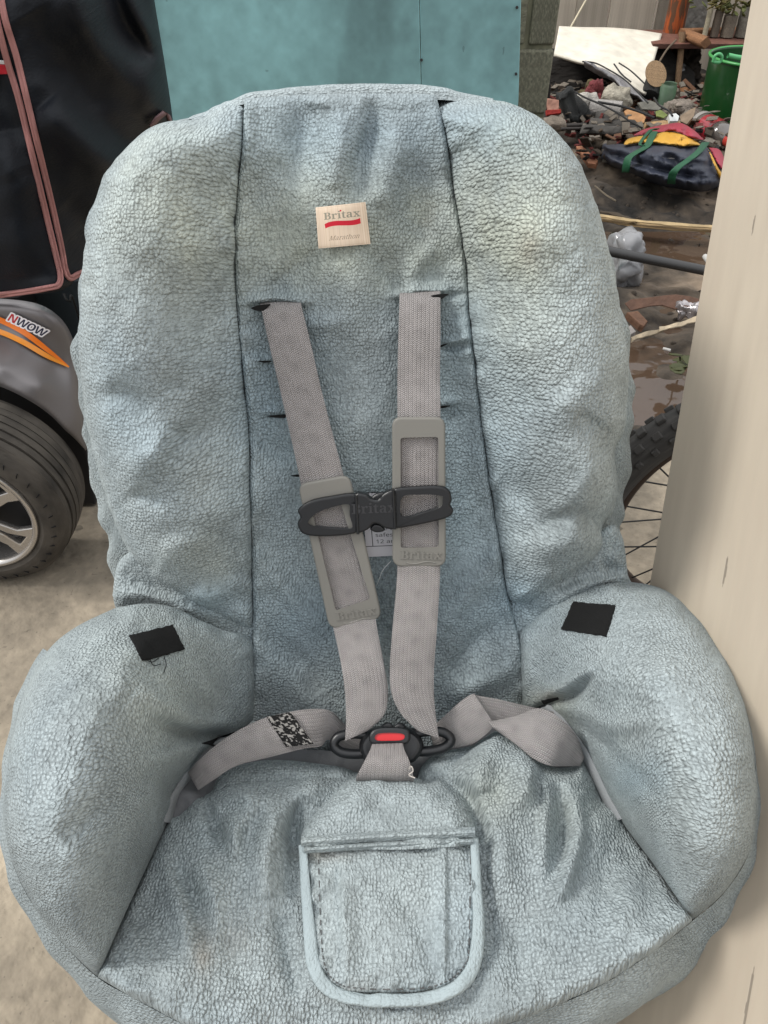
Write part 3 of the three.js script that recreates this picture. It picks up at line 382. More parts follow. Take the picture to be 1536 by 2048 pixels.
// ---------------------------------------------------------------- harness
const ribbon = (secs, f, n = 70, bow = 0.0015) => gridGeo(loft([secs.map((s) => f(s[0], s[1], s[4])), secs.map((s) => f((s[0] + s[2]) / 2, (s[1] + s[3]) / 2, (s[4] + s[5]) / 2 + bow)), secs.map((s) => f(s[2], s[3], s[5]))], n, 8), 0.0012);
const strapL = [[519, 605, 602, 601, -0.004, -0.004], [522, 616, 603, 612, 0.007, 0.007], [536, 680, 620, 680, 0.016, 0.016], [560, 780, 643, 780, 0.02, 0.02], [596, 940, 682, 930, 0.029, 0.029], [622, 1080, 722, 1075, 0.031, 0.031], [655, 1210, 746, 1195, 0.031, 0.031], [668, 1262, 753, 1250, 0.036, 0.038], [684, 1340, 768, 1330, 0.065, 0.062], [691, 1400, 776, 1385, 0.075, 0.07], [692, 1445, 768, 1430, 0.085, 0.078], [690, 1482, 735, 1462, 0.09, 0.085]];
const strapR = [[799, 586, 881, 580, -0.004, -0.004], [799, 598, 881, 592, 0.007, 0.007], [797, 660, 881, 660, 0.016, 0.016], [795, 760, 880, 760, 0.02, 0.02], [795, 830, 881, 830, 0.029, 0.029], [795, 1060, 881, 1060, 0.031, 0.031], [794, 1150, 880, 1150, 0.036, 0.036], [784, 1270, 873, 1270, 0.06, 0.055], [780, 1340, 868, 1340, 0.072, 0.064], [783, 1385, 868, 1390, 0.08, 0.072], [800, 1425, 872, 1435, 0.085, 0.08], [835, 1462, 878, 1477, 0.088, 0.088]];
part(seat, 'shoulder_strap', ribbon(strapL, B, 90), web);
part(seat, 'shoulder_strap', ribbon(strapR, B, 90), web);
// grey rubber grips with raised lettering
function grip(out, hole, h, txt, ang) {
  const o = BO.clone().addScaledVector(BN, h), m = part(seat, 'strap_grip', plate(out, o, BN, 0.005, 0.002, [hole], 4), rubber);
  const g = new TextGeometry('Britax', { font, size: 0.0085, depth: 0.0012, curveSegments: 3 }); g.computeBoundingBox(); g.translate(-g.boundingBox.max.x / 2, -0.003, -0.0004); g.rotateZ(ang);
  const p = onPlane(txt[0], txt[1], o, BN); g.applyMatrix4(frameOf(p, BN)); part(m, 'lettering', g, rubber);
  const w = []; for (let i = 0; i <= 8; i++) { const t = i / 8 - 0.5; const q = V3(t * 0.026, -0.0065 + 0.0012 * Math.sin(t * 6), 0); q.applyAxisAngle(V3(0, 0, 1), ang).applyMatrix4(frameOf(p, BN)); w.push(q); }
  part(m, 'emblem', tube(w, 0.0007, 20, 6), rubber);
}
const rc = (c, k) => { const o = []; for (let i = 0; i < 4; i++) { const p = c[i], a = c[(i + 3) % 4], b = c[(i + 1) % 4], m = (q) => { const l = Math.hypot(q[0] - p[0], q[1] - p[1]); return [p[0] + ((q[0] - p[0]) / l) * k, p[1] + ((q[1] - p[1]) / l) * k]; }, A = m(a), C = m(b); for (let j = 0; j <= 6; j++) { const t = j / 6; o.push([0, 1].map((d) => (1 - t) * (1 - t) * A[d] + 2 * t * (1 - t) * p[d] + t * t * C[d])); } } return o; };
grip(rc([[595, 969], [699, 950], [765, 1238], [659, 1260]], 20), rc([[617, 1012], [684, 1000], [746, 1200], [668, 1226]], 11), 0.0358, [712, 1229], 0.17);
grip(rc([[784, 835], [891, 835], [892, 1134], [785, 1134]], 20), rc([[796, 871], [881, 869], [882, 1098], [797, 1100]], 11), 0.0358, [842, 1112], -0.02);
// chest clip
{
  const h = 0.0415, o = BO.clone().addScaledVector(BN, h), P = (pts, holes, t, hh = 0, b = 0.002) => plate(pts, o.clone().addScaledVector(BN, hh), BN, t, b, holes, 3);
  const clip = part(seat, 'chest_clip', P(sm([[596, 1020], [620, 1003], [660, 994], [712, 989], [716, 1020], [716, 1060], [700, 1070], [650, 1074], [612, 1071], [598, 1060], [595, 1046], [600, 1036]], 4, true), [sm([[613, 1040], [640, 1018], [698, 1004], [704, 1030], [707, 1060], [660, 1062], [618, 1055]], 4, true)], 0.006), blackPlastic);
  part(clip, 'clip_half', P(sm([[784, 982], [830, 974], [880, 973], [899, 982], [904, 1000], [901, 1011], [907, 1022], [896, 1036], [850, 1048], [800, 1057], [788, 1055], [784, 1020]], 4, true), [sm([[800, 992], [840, 985], [886, 988], [890, 1002], [884, 1018], [850, 1030], [802, 1040]], 4, true)], 0.006), blackPlastic);
  part(clip, 'latch_body', P(sm([[710, 990], [732, 990], [742, 998], [756, 1000], [768, 988], [790, 982], [793, 1020], [792, 1057], [770, 1057], [758, 1050], [746, 1049], [736, 1060], [712, 1066], [712, 1030]], 3, true), [], 0.010, 0.003), blackPlastic);
  part(clip, 'side_tab', P(sm([[742, 997], [754, 988], [768, 986], [764, 1000], [752, 1003]], 3, true), [], 0.006, -0.001), blackPlastic);
  part(clip, 'side_tab', P(sm([[740, 1060], [748, 1049], [762, 1051], [770, 1062], [754, 1066]], 3, true), [], 0.006, -0.001), blackPlastic);
  for (const [a, b] of [[[712, 990], [716, 1068]], [[786, 981], [790, 1058]]]) part(clip, 'joint_rib', rod(onPlane(...a, o.clone().addScaledVector(BN, 0.003), BN), onPlane(...b, o.clone().addScaledVector(BN, 0.003), BN), 0.0013), blackPlastic);
  const g = new TextGeometry('Britax', { font, size: 0.0088, depth: 0.0009, curveSegments: 3 }); g.computeBoundingBox(); g.translate(-g.boundingBox.max.x / 2, 0, -0.0004); g.rotateZ(0.04); g.applyMatrix4(frameOf(onPlane(748, 1026, o.clone().addScaledVector(BN, 0.003), BN), BN)); part(clip, 'lettering', g, std({ color: rgb(0.03, 0.03, 0.033), roughness: 0.5 }));
}
// labels sewn to the back
const surfQuad = (c, f, n = 8, m = 8) => { const rows = []; for (let i = 0; i <= n; i++) { const r = []; for (let j = 0; j <= m; j++) { const s = i / n, t = j / m; const x = lerp(lerp(c[0][0], c[1][0], t), lerp(c[3][0], c[2][0], t), s), y = lerp(lerp(c[0][1], c[1][1], t), lerp(c[3][1], c[2][1], t), s); r.push(f(x, y)); } rows.push(r); } return rows; };
const labelTex = canvasTex(512, 440, (c, w, h) => {
  c.fillStyle = '#d9c6b0'; c.fillRect(0, 0, w, h); let s = 5; const r = () => (s = (s * 16807) % 2147483647) / 2147483647;
  for (let i = 0; i < 900; i++) { c.fillStyle = `rgba(${r() < 0.5 ? '255,235,215' : '190,160,130'},0.10)`; c.fillRect(r() * w, 0, 1 + r() * 3, h); }
  c.fillStyle = '#8e8a7b'; c.font = 'bold 104px serif'; c.textAlign = 'center'; c.save(); c.scale(1.12, 1); c.fillText('Britax', 232, 142); c.restore();
  c.fillStyle = '#c8102c'; c.beginPath(); c.moveTo(78, 188); c.bezierCurveTo(190, 130, 310, 205, 440, 160); c.lineTo(440, 216); c.bezierCurveTo(320, 250, 190, 185, 84, 234); c.closePath(); c.fill(); c.beginPath(); c.arc(250, 62, 9, 0, 7); c.fill();
  c.fillStyle = '#8f7d6c'; c.font = 'italic 64px serif'; c.save(); c.transform(1, 0, -0.22, 1, 70, 0); c.fillText('Marathon', 268, 366); c.restore();
  c.strokeStyle = 'rgba(160,140,115,0.8)'; c.lineWidth = 3; c.setLineDash([7, 5]); c.strokeRect(14, 14, w - 28, h - 28);
});
part(seat, 'maker_label', gridGeo(surfQuad([[631, 415], [731, 404], [741, 488], [637, 497]], (x, y) => posB(x, y, 0.0045 + 0.001 * fbm(x / 40, y / 40))), 0.0008, '01'), std({ map: labelTex, roughness: 0.6 }));
const warnTex = canvasTex(512, 768, (c, w, h) => { c.fillStyle = '#cfccd0'; c.fillRect(0, 0, w, h); c.fillStyle = '#26242a'; c.fillRect(0, 0, w, 8); c.fillRect(52, 0, 6, 640); c.fillRect(0, 640, w, 8); c.font = '62px sans-serif'; ['The back', 'safest pla', '12 and u'].forEach((t, i) => c.fillText(t, 80, 455 + i * 78)); });
part(seat, 'warning_label', gridGeo(surfQuad([[722, 985], [860, 985], [860, 1108], [734, 1114]], (x, y) => posB(x, y, 0.005)), 0.0006, '01'), std({ map: warnTex, roughness: 0.55 }));
part(seat, 'loose_thread', tube([B(782, 1122, 0.012), B(766, 1140, 0.016), B(756, 1165, 0.01), B(752, 1172, 0.006)], 0.0003, 20, 5), std({ color: rgb(0.7, 0.7, 0.7) }));
// velcro squares on the hips, with frayed threads
const hemMat = std({ color: rgb(0.25, 0.262, 0.27), roughness: 0.85, bumpMap: lining.bumpMap, bumpScale: 0.0004 });
for (const [pts, g] of [[[[474, 1468], [428, 1491], [397, 1522], [352, 1597], [336, 1644]], hipGL], [[[1092, 1412], [1126, 1444], [1166, 1502], [1204, 1577], [1238, 1640]], hipGR]]) part(seat, 'hip_hem', gridGeo(loft([pts.map(([x, y]) => posH(x + (g === hipGL ? -9 : 9), y - 2, -0.004)), pts.map(([x, y]) => posH(x, y, 0.001)), pts.map(([x, y]) => posH(x + (g === hipGL ? 11 : -11), y + 4, -0.012))], 60, 8, (p) => { p.y += 0.003 * fbm(p.x * 60, p.z * 60, 1, 2); }), 0.002), hemMat);
for (const [q, g] of [[[[404, 1486], [470, 1464], [476, 1473], [432, 1493]], hipGL], [[[1082, 1402], [1116, 1395], [1118, 1399], [1088, 1410]], hipGR]]) part(seat, 'strap_opening', gridGeo(surfQuad(q, (x, y) => posH(x, y, g.offAt(x, y) + 0.0015), 8, 14), 0.0008), slitMat);
const vq = (c, g) => gridGeo(surfQuad(c, (x0, y0) => { const x = x0 + 1.2 * noise(x0 / 4, y0 / 4, 4), y = y0 + 1.2 * noise(x0 / 4, y0 / 4, 9); return posH(x, y, g.offAt(x, y) + 0.0024); }, 24, 24), 0.002);
part(seat, 'velcro_patch', vq([[260, 1270], [346, 1249], [370, 1298], [288, 1321]], hipGL), velcro);
part(seat, 'velcro_patch', vq([[1146, 1203], [1230, 1210], [1211, 1271], [1122, 1259]], hipGR), velcro);
for (const pts of [[[300, 1318], [306, 1330], [322, 1328]], [[328, 1312], [332, 1330], [328, 1345]], [[290, 1318], [302, 1324], [318, 1316]]]) part(seat, 'frayed_thread', tube(pts.map(([x, y], i) => posH(x, y, hipGL.offAt(x, y) + 0.002 + 0.002 * (i % 2))), 0.00035, 14, 5), velcro);

// lap straps, buckle, crotch strap
const lapL = [[378, 1545, 398, 1580, 0.235, 0.235], [400, 1520, 432, 1556, 0.255, 0.25], [450, 1478, 470, 1532, 0.272, 0.258], [520, 1440, 545, 1512, 0.282, 0.262], [580, 1424, 610, 1496, 0.285, 0.262], [625, 1418, 640, 1492, 0.28, 0.255], [660, 1422, 655, 1478, 0.27, 0.25], [690, 1450, 690, 1500, 0.25, 0.235], [730, 1475, 730, 1515, 0.235, 0.225]];
const lapR1 = [[860, 1462, 872, 1502, 0.235, 0.225], [885, 1436, 905, 1495, 0.26, 0.24], [915, 1408, 945, 1486, 0.275, 0.248], [940, 1390, 978, 1462, 0.285, 0.262], [948, 1388, 990, 1448, 0.284, 0.268]], lapR2 = [[944, 1390, 986, 1452, 0.282, 0.264], [990, 1398, 1000, 1455, 0.272, 0.258], [1050, 1412, 1060, 1470, 0.262, 0.25], [1110, 1425, 1120, 1480, 0.25, 0.24]], lapR3 = [[976, 1446, 990, 1456, 0.272, 0.270], [1030, 1434, 1035, 1490, 0.276, 0.27], [1082, 1418, 1072, 1520, 0.288, 0.272], [1122, 1440, 1096, 1530, 0.285, 0.268], [1150, 1470, 1125, 1531, 0.272, 0.255], [1166, 1515, 1160, 1530, 0.25, 0.245]];
const webShade = web;
part(seat, 'lap_strap', ribbon(lapL, Y, 70, 0.003), webShade);
part(seat, 'lap_strap', merge([ribbon(lapR1, Y, 40, 0.002), ribbon(lapR2, Y, 40, 0.001), ribbon(lapR3, Y, 50, 0.004)]), webShade);
{
  const hookTex = tex(128, (u, v) => { const k = tfbm(u, v, 16, 3, 77); const c = k > 0.08 ? 0.55 : 0.05; return [c, c * 0.98, c * 0.95]; }, true, 1 / 0.03);
  const q = (x, y) => { const t = (x - 535) / 90; return Y(x, y, 0.289 - 0.02 * clamp((y - 1430) / 70) + 0.001 * fbm(x / 8, y / 8)); };
  part(seat, 'hook_patch', gridGeo(surfQuad([[533, 1434], [580, 1424], [627, 1488], [572, 1494]], q, 10, 10), 0.0015), std({ map: hookTex, roughness: 1, bumpMap: hookTex, bumpScale: 0.002 }), 'fuzzy black and grey hook patch on the strap');
}
{
  const n = V3(0, 0.78, 0.62), o = Y(775, 1488, 0.262), at = (k) => o.clone().addScaledVector(n, k);
  const bk = part(seat, 'buckle', plate(sm([[724, 1476], [742, 1460], [775, 1455], [815, 1457], [838, 1470], [848, 1492], [838, 1516], [815, 1530], [740, 1530], [722, 1510], [718, 1492]], 5, true), o, n, 0.02, 0.006, [], 4), blackPlastic);
  part(bk, 'button_bezel', plate(sm([[738, 1474], [750, 1458], [785, 1455], [814, 1459], [821, 1474], [812, 1489], [780, 1492], [746, 1490]], 5, true), at(0.004), n, 0.008, 0.002, [sm([[745, 1474], [755, 1463], [785, 1461], [808, 1464], [814, 1474], [806, 1484], [780, 1486], [752, 1485]], 5, true)]), blackPlastic);
  part(bk, 'red_button', plate(sm([[746, 1474], [756, 1464], [785, 1462], [807, 1465], [813, 1474], [805, 1483], [780, 1485], [753, 1484]], 5, true), at(0.0025), n, 0.006, 0.001), std({ color: rgb(0.62, 0.02, 0.025), roughness: 0.4 }));
  const loop = (pts) => tube(pts.map(([x, y]) => onPlane(x, y, at(-0.008), n)), 0.0045, 40, 10);
  part(bk, 'tongue', loop([[745, 1470], [700, 1468], [675, 1475], [668, 1490], [680, 1503], [715, 1508], [740, 1505]]), blackPlastic);
  part(bk, 'tongue', loop([[820, 1468], [868, 1462], [893, 1468], [902, 1480], [890, 1494], [858, 1502], [830, 1503]]), blackPlastic);
  part(bk, 'tongue_tab', plate(sm([[762, 1456], [770, 1447], [782, 1447], [786, 1458]], 3, true), at(-0.002), n, 0.008, 0.002), blackPlastic);
  part(bk, 'tongue_tab', plate(sm([[788, 1456], [796, 1447], [808, 1448], [812, 1458]], 3, true), at(-0.002), n, 0.008, 0.002), blackPlastic);
  part(seat, 'crotch_strap', ribbon([[744, 1488, 806, 1486, 0.270, 0.270], [740, 1500, 808, 1498, 0.2745, 0.2745], [728, 1524, 818, 1520, 0.278, 0.278], [714, 1552, 826, 1550, 0.268, 0.268], [712, 1568, 828, 1568, 0.25, 0.25]], Y, 30), web);
  part(seat, 'frayed_thread', tube([Y(818, 1538, 0.279), Y(823, 1533, 0.284), Y(826, 1542, 0.281), Y(818, 1550, 0.277), Y(830, 1556, 0.276)], 0.0006, 24, 5), std({ color: rgb(0.5, 0.46, 0.42) }));
}
//SPLIT
// ---------------------------------------------------------------- leaning plywood board on the right
const woodGrain = (n, c0, c1, seedN, fx, fy) => tex(n, (u, v) => { const k = 0.5 + 0.5 * tfbm(u * fx, v, 16, 5, seedN) * 0.8 + 0.35 * tfbm(u, v * fy, 3, 4, seedN + 3); const t = clamp(k); const s = tnoise(u * 70, v * 9, 70, seedN + 7) > 0.93 ? 0.75 : 1; return [lerp(c0[0], c1[0], t) * s, lerp(c0[1], c1[1], t) * s, lerp(c0[2], c1[2], t) * s]; }, true, 1);
{
  const ply = woodGrain(1024, [0.685, 0.635, 0.57], [0.745, 0.70, 0.63], 61, 4, 0.5); ply.repeat.set(1 / 0.7, 1 / 1.4);
  // it leans outwards and away, its far edge slanting back past the hip of the seat
  const n = V3(-0.95, 0.30, 0.095).normalize(), foot = V3(0.184, 0, -0.222), e = V3(0.095, 0.42, -0.371).normalize(), h = V3(0.0995, 0, 0.995), at = (u, v) => foot.clone().addScaledVector(e, u).addScaledVector(h, v);
  const pg = plate([at(0, 0), at(1.35, 0), at(1.35, 1.5), at(0, 1.5)], foot, n, 0.012, 0.0015), side = n.clone().cross(e), pp = pg.attributes.position, pu = pg.attributes.uv;
  for (let i = 0; i < pp.count; i++) { const q = V3(pp.getX(i), pp.getY(i), pp.getZ(i)).sub(foot); pu.setXY(i, q.dot(side), q.dot(e)); }
  solo('plywood_board', pg, std({ map: ply, bumpMap: ply, bumpScale: 0.0012, roughness: 0.75 }), 'pale tan plywood board leaning beside the right of the car seat', 'board');
}

// ---------------------------------------------------------------- teal partition, block pier, plank fence
const N0 = V3(0, 0, 1);
const stand = (out, f, t, b = 0.002, tilt = 0) => plate(out, V3(0, 0, -f), V3(0, tilt, 1).normalize(), t, b);
const GY = -0.05;
const lay = (out, h, t, b = 0.002, n = V3(0, 1, 0)) => { const c = out.reduce((s, p) => [s[0] + p[0] / out.length, s[1] + p[1] / out.length], [0, 0]); return plate(out, Y(c[0], c[1], GY + h), n.clone().normalize(), t, b); };
const G = (x, y, h = 0) => Y(x, y, GY + h);
{
  const tealTex = tex(1024, (u, v) => { let k = 0.5 + 0.12 * tfbm(u, v, 3, 6, 81) + 0.05 * tfbm(u, v, 40, 3, 82); const s = tnoise(u * 46, v * 46, 46, 83) > 0.965 ? 0.85 : 1; const st = 1 - 0.10 * smooth(0.1, 0.5, tfbm(u * 2, v * 0.3, 8, 3, 84)); k *= s * st; return [k * 1.0, k * 1.34, k * 1.36]; }, true, 1 / 1.3);
  const teal = std({ map: tealTex, roughness: 0.6, bumpMap: tealTex, bumpScale: 0.002 });
  const t = thing('teal_partition', V3(-0.3, 0, -2.55), 'teal painted sheet partition behind the top of the car seat', 'partition');
  part(t, 'panel', stand([[180, -700], [822, -700], [837, -60], [842, 180], [848, 560], [180, 560]], 2.5, 0.02), teal);
  part(t, 'panel', stand([[823.6, -700], [1061, -700], [1044, -60], [1037, 200], [1012, 560], [851, 560], [843.4, 180]], 2.503, 0.02), teal);
  const nail = std({ color: rgb(0.03, 0.03, 0.03) });
  for (const [x, y] of [[843, 120], [1034, 15], [1032, 148]]) part(t, 'nail_head', put(new THREE.CylinderGeometry(0.004, 0.004, 0.004, 8).rotateX(Math.PI / 2), F(x, y, 2.498)), nail);
  part(t, 'batten', stand([[700, -60], [800, -60], [800, 560], [700, 560]], 2.53, 0.03), std({ color: rgb(0.2, 0.14, 0.08) }));
}
{
  const gy = tex(512, (u, v) => { const k = 0.35 + 0.1 * tfbm(u, v, 10, 6, 91); return [k * 1.62, k * 1.60, k * 1.38]; }, true, 1 / 0.4);
  const bm = std({ map: gy, bumpMap: tex(512, (u, v) => 0.5 + 0.5 * tfbm(u, v, 60, 4, 92), false, 1 / 0.4), bumpScale: 0.006, roughness: 0.95 }), mortar = std({ map: gy, color: rgb(0.62, 0.62, 0.58), roughness: 1 });
  const xr = F(1112, 80, 2.8).x, t = thing('block_pier', V3(xr - 0.3, -0.05, -2.9), 'grey concrete block wall end beside the teal partition', 'wall');
  part(t, 'mortar', put(box(0.584, 1.6, 0.12, 0.002), V3(xr - 0.298, 0.75, -2.872)), mortar);
  for (let i = 0; i < 8; i++) { const y = -0.055 + i * 0.2, long = i % 2; const sp = long ? [[0, 0.13], [0.14, 0.53], [0.54, 0.6]] : [[0, 0.085], [0.095, 0.485], [0.495, 0.6]]; for (const [a, b] of sp) part(t, 'block', rough(put(new RoundedBoxGeometry(b - a - 0.005, 0.186, 0.135, 3, 0.008), V3(xr - (a + b) / 2, y + 0.095, -2.868 + rr(-0.002, 0.002))), 0.004, 30), bm); }
}
{
  const gp = woodGrain(512, [0.66, 0.62, 0.57], [0.92, 0.88, 0.82], 101, 5, 0.6); gp.repeat.set(1 / 0.3, 1 / 0.9);
  const mats = [0.95, 0.8, 1.05, 0.7].map((k) => std({ map: gp, color: rgb(k, k * 0.98, k * 0.94), bumpMap: gp, bumpScale: 0.004, roughness: 0.9 }));
  const f = 4.35, t = thing('plank_fence', V3(F(1220, 0, f).x, -0.06, -f), 'weathered grey plank fence behind the littered yard', 'fence');
  let x = F(1040, 0, f).x; const x1 = F(1620, 0, f).x; let i = 0;
  while (x < x1) { const w = [0.26, 0.17, 0.235, 0.13, 0.2][i % 5] * rr(0.94, 1.06); const g = put(box(w - 0.008, 1.7, 0.02, 0.003), V3(x + w / 2, 0.78 + rr(-0.02, 0.02), -f + rr(-0.006, 0.006)), [0, 0, rr(-0.006, 0.006)]); rough(g, 0.002, 9); part(t, 'plank', g, mats[i % 4]); x += w; i++; }
  part(t, 'rail', put(box(2.2, 0.07, 0.04), V3(F(1300, 0, f).x, 0.9, -f - 0.04)), mats[3]);
}
{
  const rust = tex(256, (u, v) => { const k = tfbm(u, v, 6, 5, 111); return k > 0 ? [0.55 + 0.2 * k, 0.27 + 0.1 * k, 0.13] : [0.36, 0.24, 0.16]; }, true, 1 / 0.25);
  const a = F(1345, -70, 4.1), b = F(1334, 140, 4.1), g = rough(new THREE.CylinderGeometry(0.042, 0.046, 1.5, 18, 20).translate(b.x - 0.01, 0.69, -4.1), 0.006, 14);
  solo('timber_post', g, std({ map: rust, roughness: 0.9, bumpMap: rust, bumpScale: 0.004 }), 'rusty orange round post in front of the plank fence', 'post');
}

// ---------------------------------------------------------------- electric tricycle on the left
{
  const t = thing('electric_tricycle', V3(-0.75, 0, -1.1), 'silver tricycle under a black rain cover with pink piping', 'tricycle');
  const fFen = tps([[-200, 600, 1.02], [0, 597, 0.995], [70, 606, 0.995], [120, 640, 1.0], [150, 700, 1.015], [160, 790, 0.985], [0, 665, 0.985], [0, 735, 0.915], [80, 770, 0.925], [140, 815, 0.955], [-200, 720, 0.915], [110, 740, 0.985], [0, 770, 0.905], [60, 800, 0.908], [130, 860, 0.925], [172, 905, 0.955], [-200, 760, 0.90], [70, 690, 0.985]]);
  const pF = (x, y, o) => F(x, y, fFen(x, y) - o);
  const silver = phy({ color: rgb(0.22, 0.205, 0.205), metalness: 0.55, roughness: 0.5, clearcoat: 0.25, clearcoatRoughness: 0.3 });
  const fen = part(t, 'fender', panel({ segs: [[[[-200, 600], [-80, 594], [0, 597], [70, 606], [112, 628], [140, 664], [156, 720], [166, 800], [175, 905]], 0.03, 26], [[[150, 878], [130, 860], [100, 830], [60, 802], [0, 773], [-80, 752], [-200, 745]], 0.006, 8]], pos: pF, pucker: 0, step: 5, wave: [0, 120], uvM: frameOf(V3(-0.6, 0.3, -0.95), N0) }), silver);
  const decal = canvasTex(512, 256, (c, w, h) => {
    c.clearRect(0, 0, w, h); c.font = 'bold 132px sans-serif'; c.lineJoin = 'round'; c.save(); c.transform(0.95, 0, -0.2, 1, 44, 180);
    let x = 0; for (const [ch, col] of [['N', '#c0202c'], ['W', '#1c2340'], ['O', '#1c2340'], ['W', '#1c2340']]) { c.lineWidth = 34; c.strokeStyle = '#f4f1f2'; c.strokeText(ch, x, 0); x += c.measureText(ch).width - 8; }
    x = 0; for (const [ch, col] of [['N', '#c0202c'], ['W', '#1c2340'], ['O', '#1c2340'], ['W', '#1c2340']]) { c.fillStyle = col; c.fillText(ch, x, 0); x += c.measureText(ch).width - 8; } c.restore();
  });
  part(fen, 'decal', gridGeo(surfQuad([[14, 607], [112, 654], [94, 690], [0, 648]], (x, y) => pF(x, y, 0.004), 8, 12), 0, '01'), std({ map: decal, alphaMap: null, transparent: true, roughness: 0.35, alphaTest: 0.5 }));
  const og = tex(64, (u, v) => [1, lerp(0.62, 0.30, u), 0.10], true, 1);
  const stripe = (up, dn) => { const a = sm(up, 6), b = sm(dn, 6); return gridGeo(a.map((p, i) => [0, 0.33, 0.66, 1].map((k) => pF(lerp(p[0], b[i][0], k), lerp(p[1], b[i][1], k), 0.0035))), 0, '01'); };
  const orange = std({ color: rgb(0.95, 0.22, 0.02), roughness: 0.35 }), amber = std({ color: rgb(0.95, 0.33, 0.03), roughness: 0.35 });
  part(fen, 'stripe', stripe([[-60, 612], [0, 634], [50, 659], [100, 698], [139, 733]], [[-60, 622], [0, 646], [46, 670], [90, 702], [138, 734]]), orange);
  part(fen, 'stripe', stripe([[-60, 640], [0, 658], [50, 680], [100, 710], [139, 733]], [[-60, 652], [0, 669], [46, 690], [90, 715], [137, 735]]), amber);
  // wheel
  const wc = V3(-0.598, 0.1455, -0.81), prof = [[0.100, -0.012], [0.104, 0.0], [0.112, 0.006], [0.124, 0.005], [0.133, 0.0], [0.1375, -0.006]];
  for (let i = 0; i < 6; i++) { const z = -0.010 - i * 0.0145, r = 0.1415 + 0.004 * Math.sin(((i + 0.8) / 6) * Math.PI); prof.push([r, z], [r + 0.0003, z - 0.011], [r - 0.005, z - 0.012], [r - 0.005, z - 0.0138]); }
  prof.push([0.14, -0.1], [0.13, -0.104], [0.104, -0.1]);
  const lathe = (p, n = 96) => { const g = new THREE.LatheGeometry(p.map(([r, z]) => new THREE.Vector2(r, z)), n); g.rotateX(Math.PI / 2); g.translate(wc.x, wc.y, wc.z); return g; };
  const tread = std({ color: rgb(0.10, 0.086, 0.07), map: tex(256, (u, v) => 0.62 + 0.5 * tfbm(u, v, 5, 5, 121), false, 4), roughness: 0.85, bumpMap: tex(256, (u, v) => 0.5 + 0.5 * tfbm(u, v, 30, 3, 120), false, 3), bumpScale: 0.001 });
  const tyre = part(t, 'tyre', toCreasedNormals(lathe(prof, 128), 0.6), tread);
  for (let i = 0; i < 40; i++) { const a = i / 40 * Math.PI * 2, g = box(0.0012, 0.008, 0.002, 0.0003); g.rotateZ(0.5); g.translate(0, 0.126, 0.0045); g.rotateZ(a); g.translate(wc.x, wc.y, wc.z); part(tyre, 'tread_mark', g, slitMat); }
  const alu = std({ color: rgb(0.58, 0.55, 0.52), metalness: 0.85, roughness: 0.34, roughnessMap: tex(128, (u, v) => 0.7 + 0.5 * tfbm(u, v, 8, 4, 125), false, 6) }), darkA = std({ color: rgb(0.03, 0.03, 0.032), metalness: 0.4, roughness: 0.5 });
  const rim = part(t, 'rim', lathe([[0.104, -0.004], [0.1045, 0.004], [0.101, 0.006], [0.096, 0.004], [0.094, -0.004], [0.091, -0.03], [0.09, -0.07]]), alu);
  part(rim, 'brake_drum', lathe([[0.001, -0.035], [0.07, -0.035], [0.088, -0.045]]), darkA);
  for (let i = 0; i < 5; i++) {
    const q = (r, a) => new THREE.Vector2(r * Math.cos(a), r * Math.sin(a)), sh = new THREE.Shape([q(0.022, -0.5), q(0.05, -0.42), q(0.075, -0.30), q(0.097, -0.34), q(0.0975, 0.0), q(0.097, 0.34), q(0.075, 0.18), q(0.05, 0.22), q(0.022, 0.5)]);
    sh.holes.push(new THREE.Path([q(0.045, -0.12), q(0.06, -0.12), q(0.088, -0.16), q(0.09, 0.12), q(0.065, 0.03), q(0.048, 0.04)]));
    const g = new THREE.ExtrudeGeometry(sh, { depth: 0.004, bevelEnabled: true, bevelSize: 0.002, bevelThickness: 0.0025, bevelSegments: 2 }); g.translate(0, 0, -0.006); g.rotateZ(i * Math.PI * 0.4 - 0.62); g.translate(wc.x, wc.y, wc.z); part(rim, 'rim_spoke', g, alu);
  }
  part(rim, 'hub_cap', lathe([[0.001, 0.006], [0.012, 0.006], [0.022, 0.0], [0.024, -0.01]], 32), alu);
  part(t, 'wheel_well', stand([[-200, 720], [0, 748], [60, 778], [130, 836], [165, 880], [178, 920], [190, 1010], [-200, 1010]], 0.99, 0.02, 0.004), darkA);
  // black rain cover
  const fCov = tps([[-300, -80, 0.98], [0, -80, 1.03], [0, 300, 0.99], [0, 590, 0.985], [130, 580, 1.0], [80, 300, 1.0], [140, 0, 1.06], [200, 300, 1.08], [300, -80, 1.30], [345, 235, 1.32], [350, 420, 1.3], [200, 560, 1.1], [-300, 590, 0.95]]);
  const pC = (x, y, o) => F(x, y, fCov(x, y) - o);
  const vinyl = phy({ color: rgb(0.008, 0.010, 0.014), roughness: 0.5, specularIntensity: 0.45, bumpMap: tex(256, (u, v) => 0.5 + 0.5 * tfbm(u, v, 50, 3, 131), false, 1 / 0.08), bumpScale: 0.0004 });
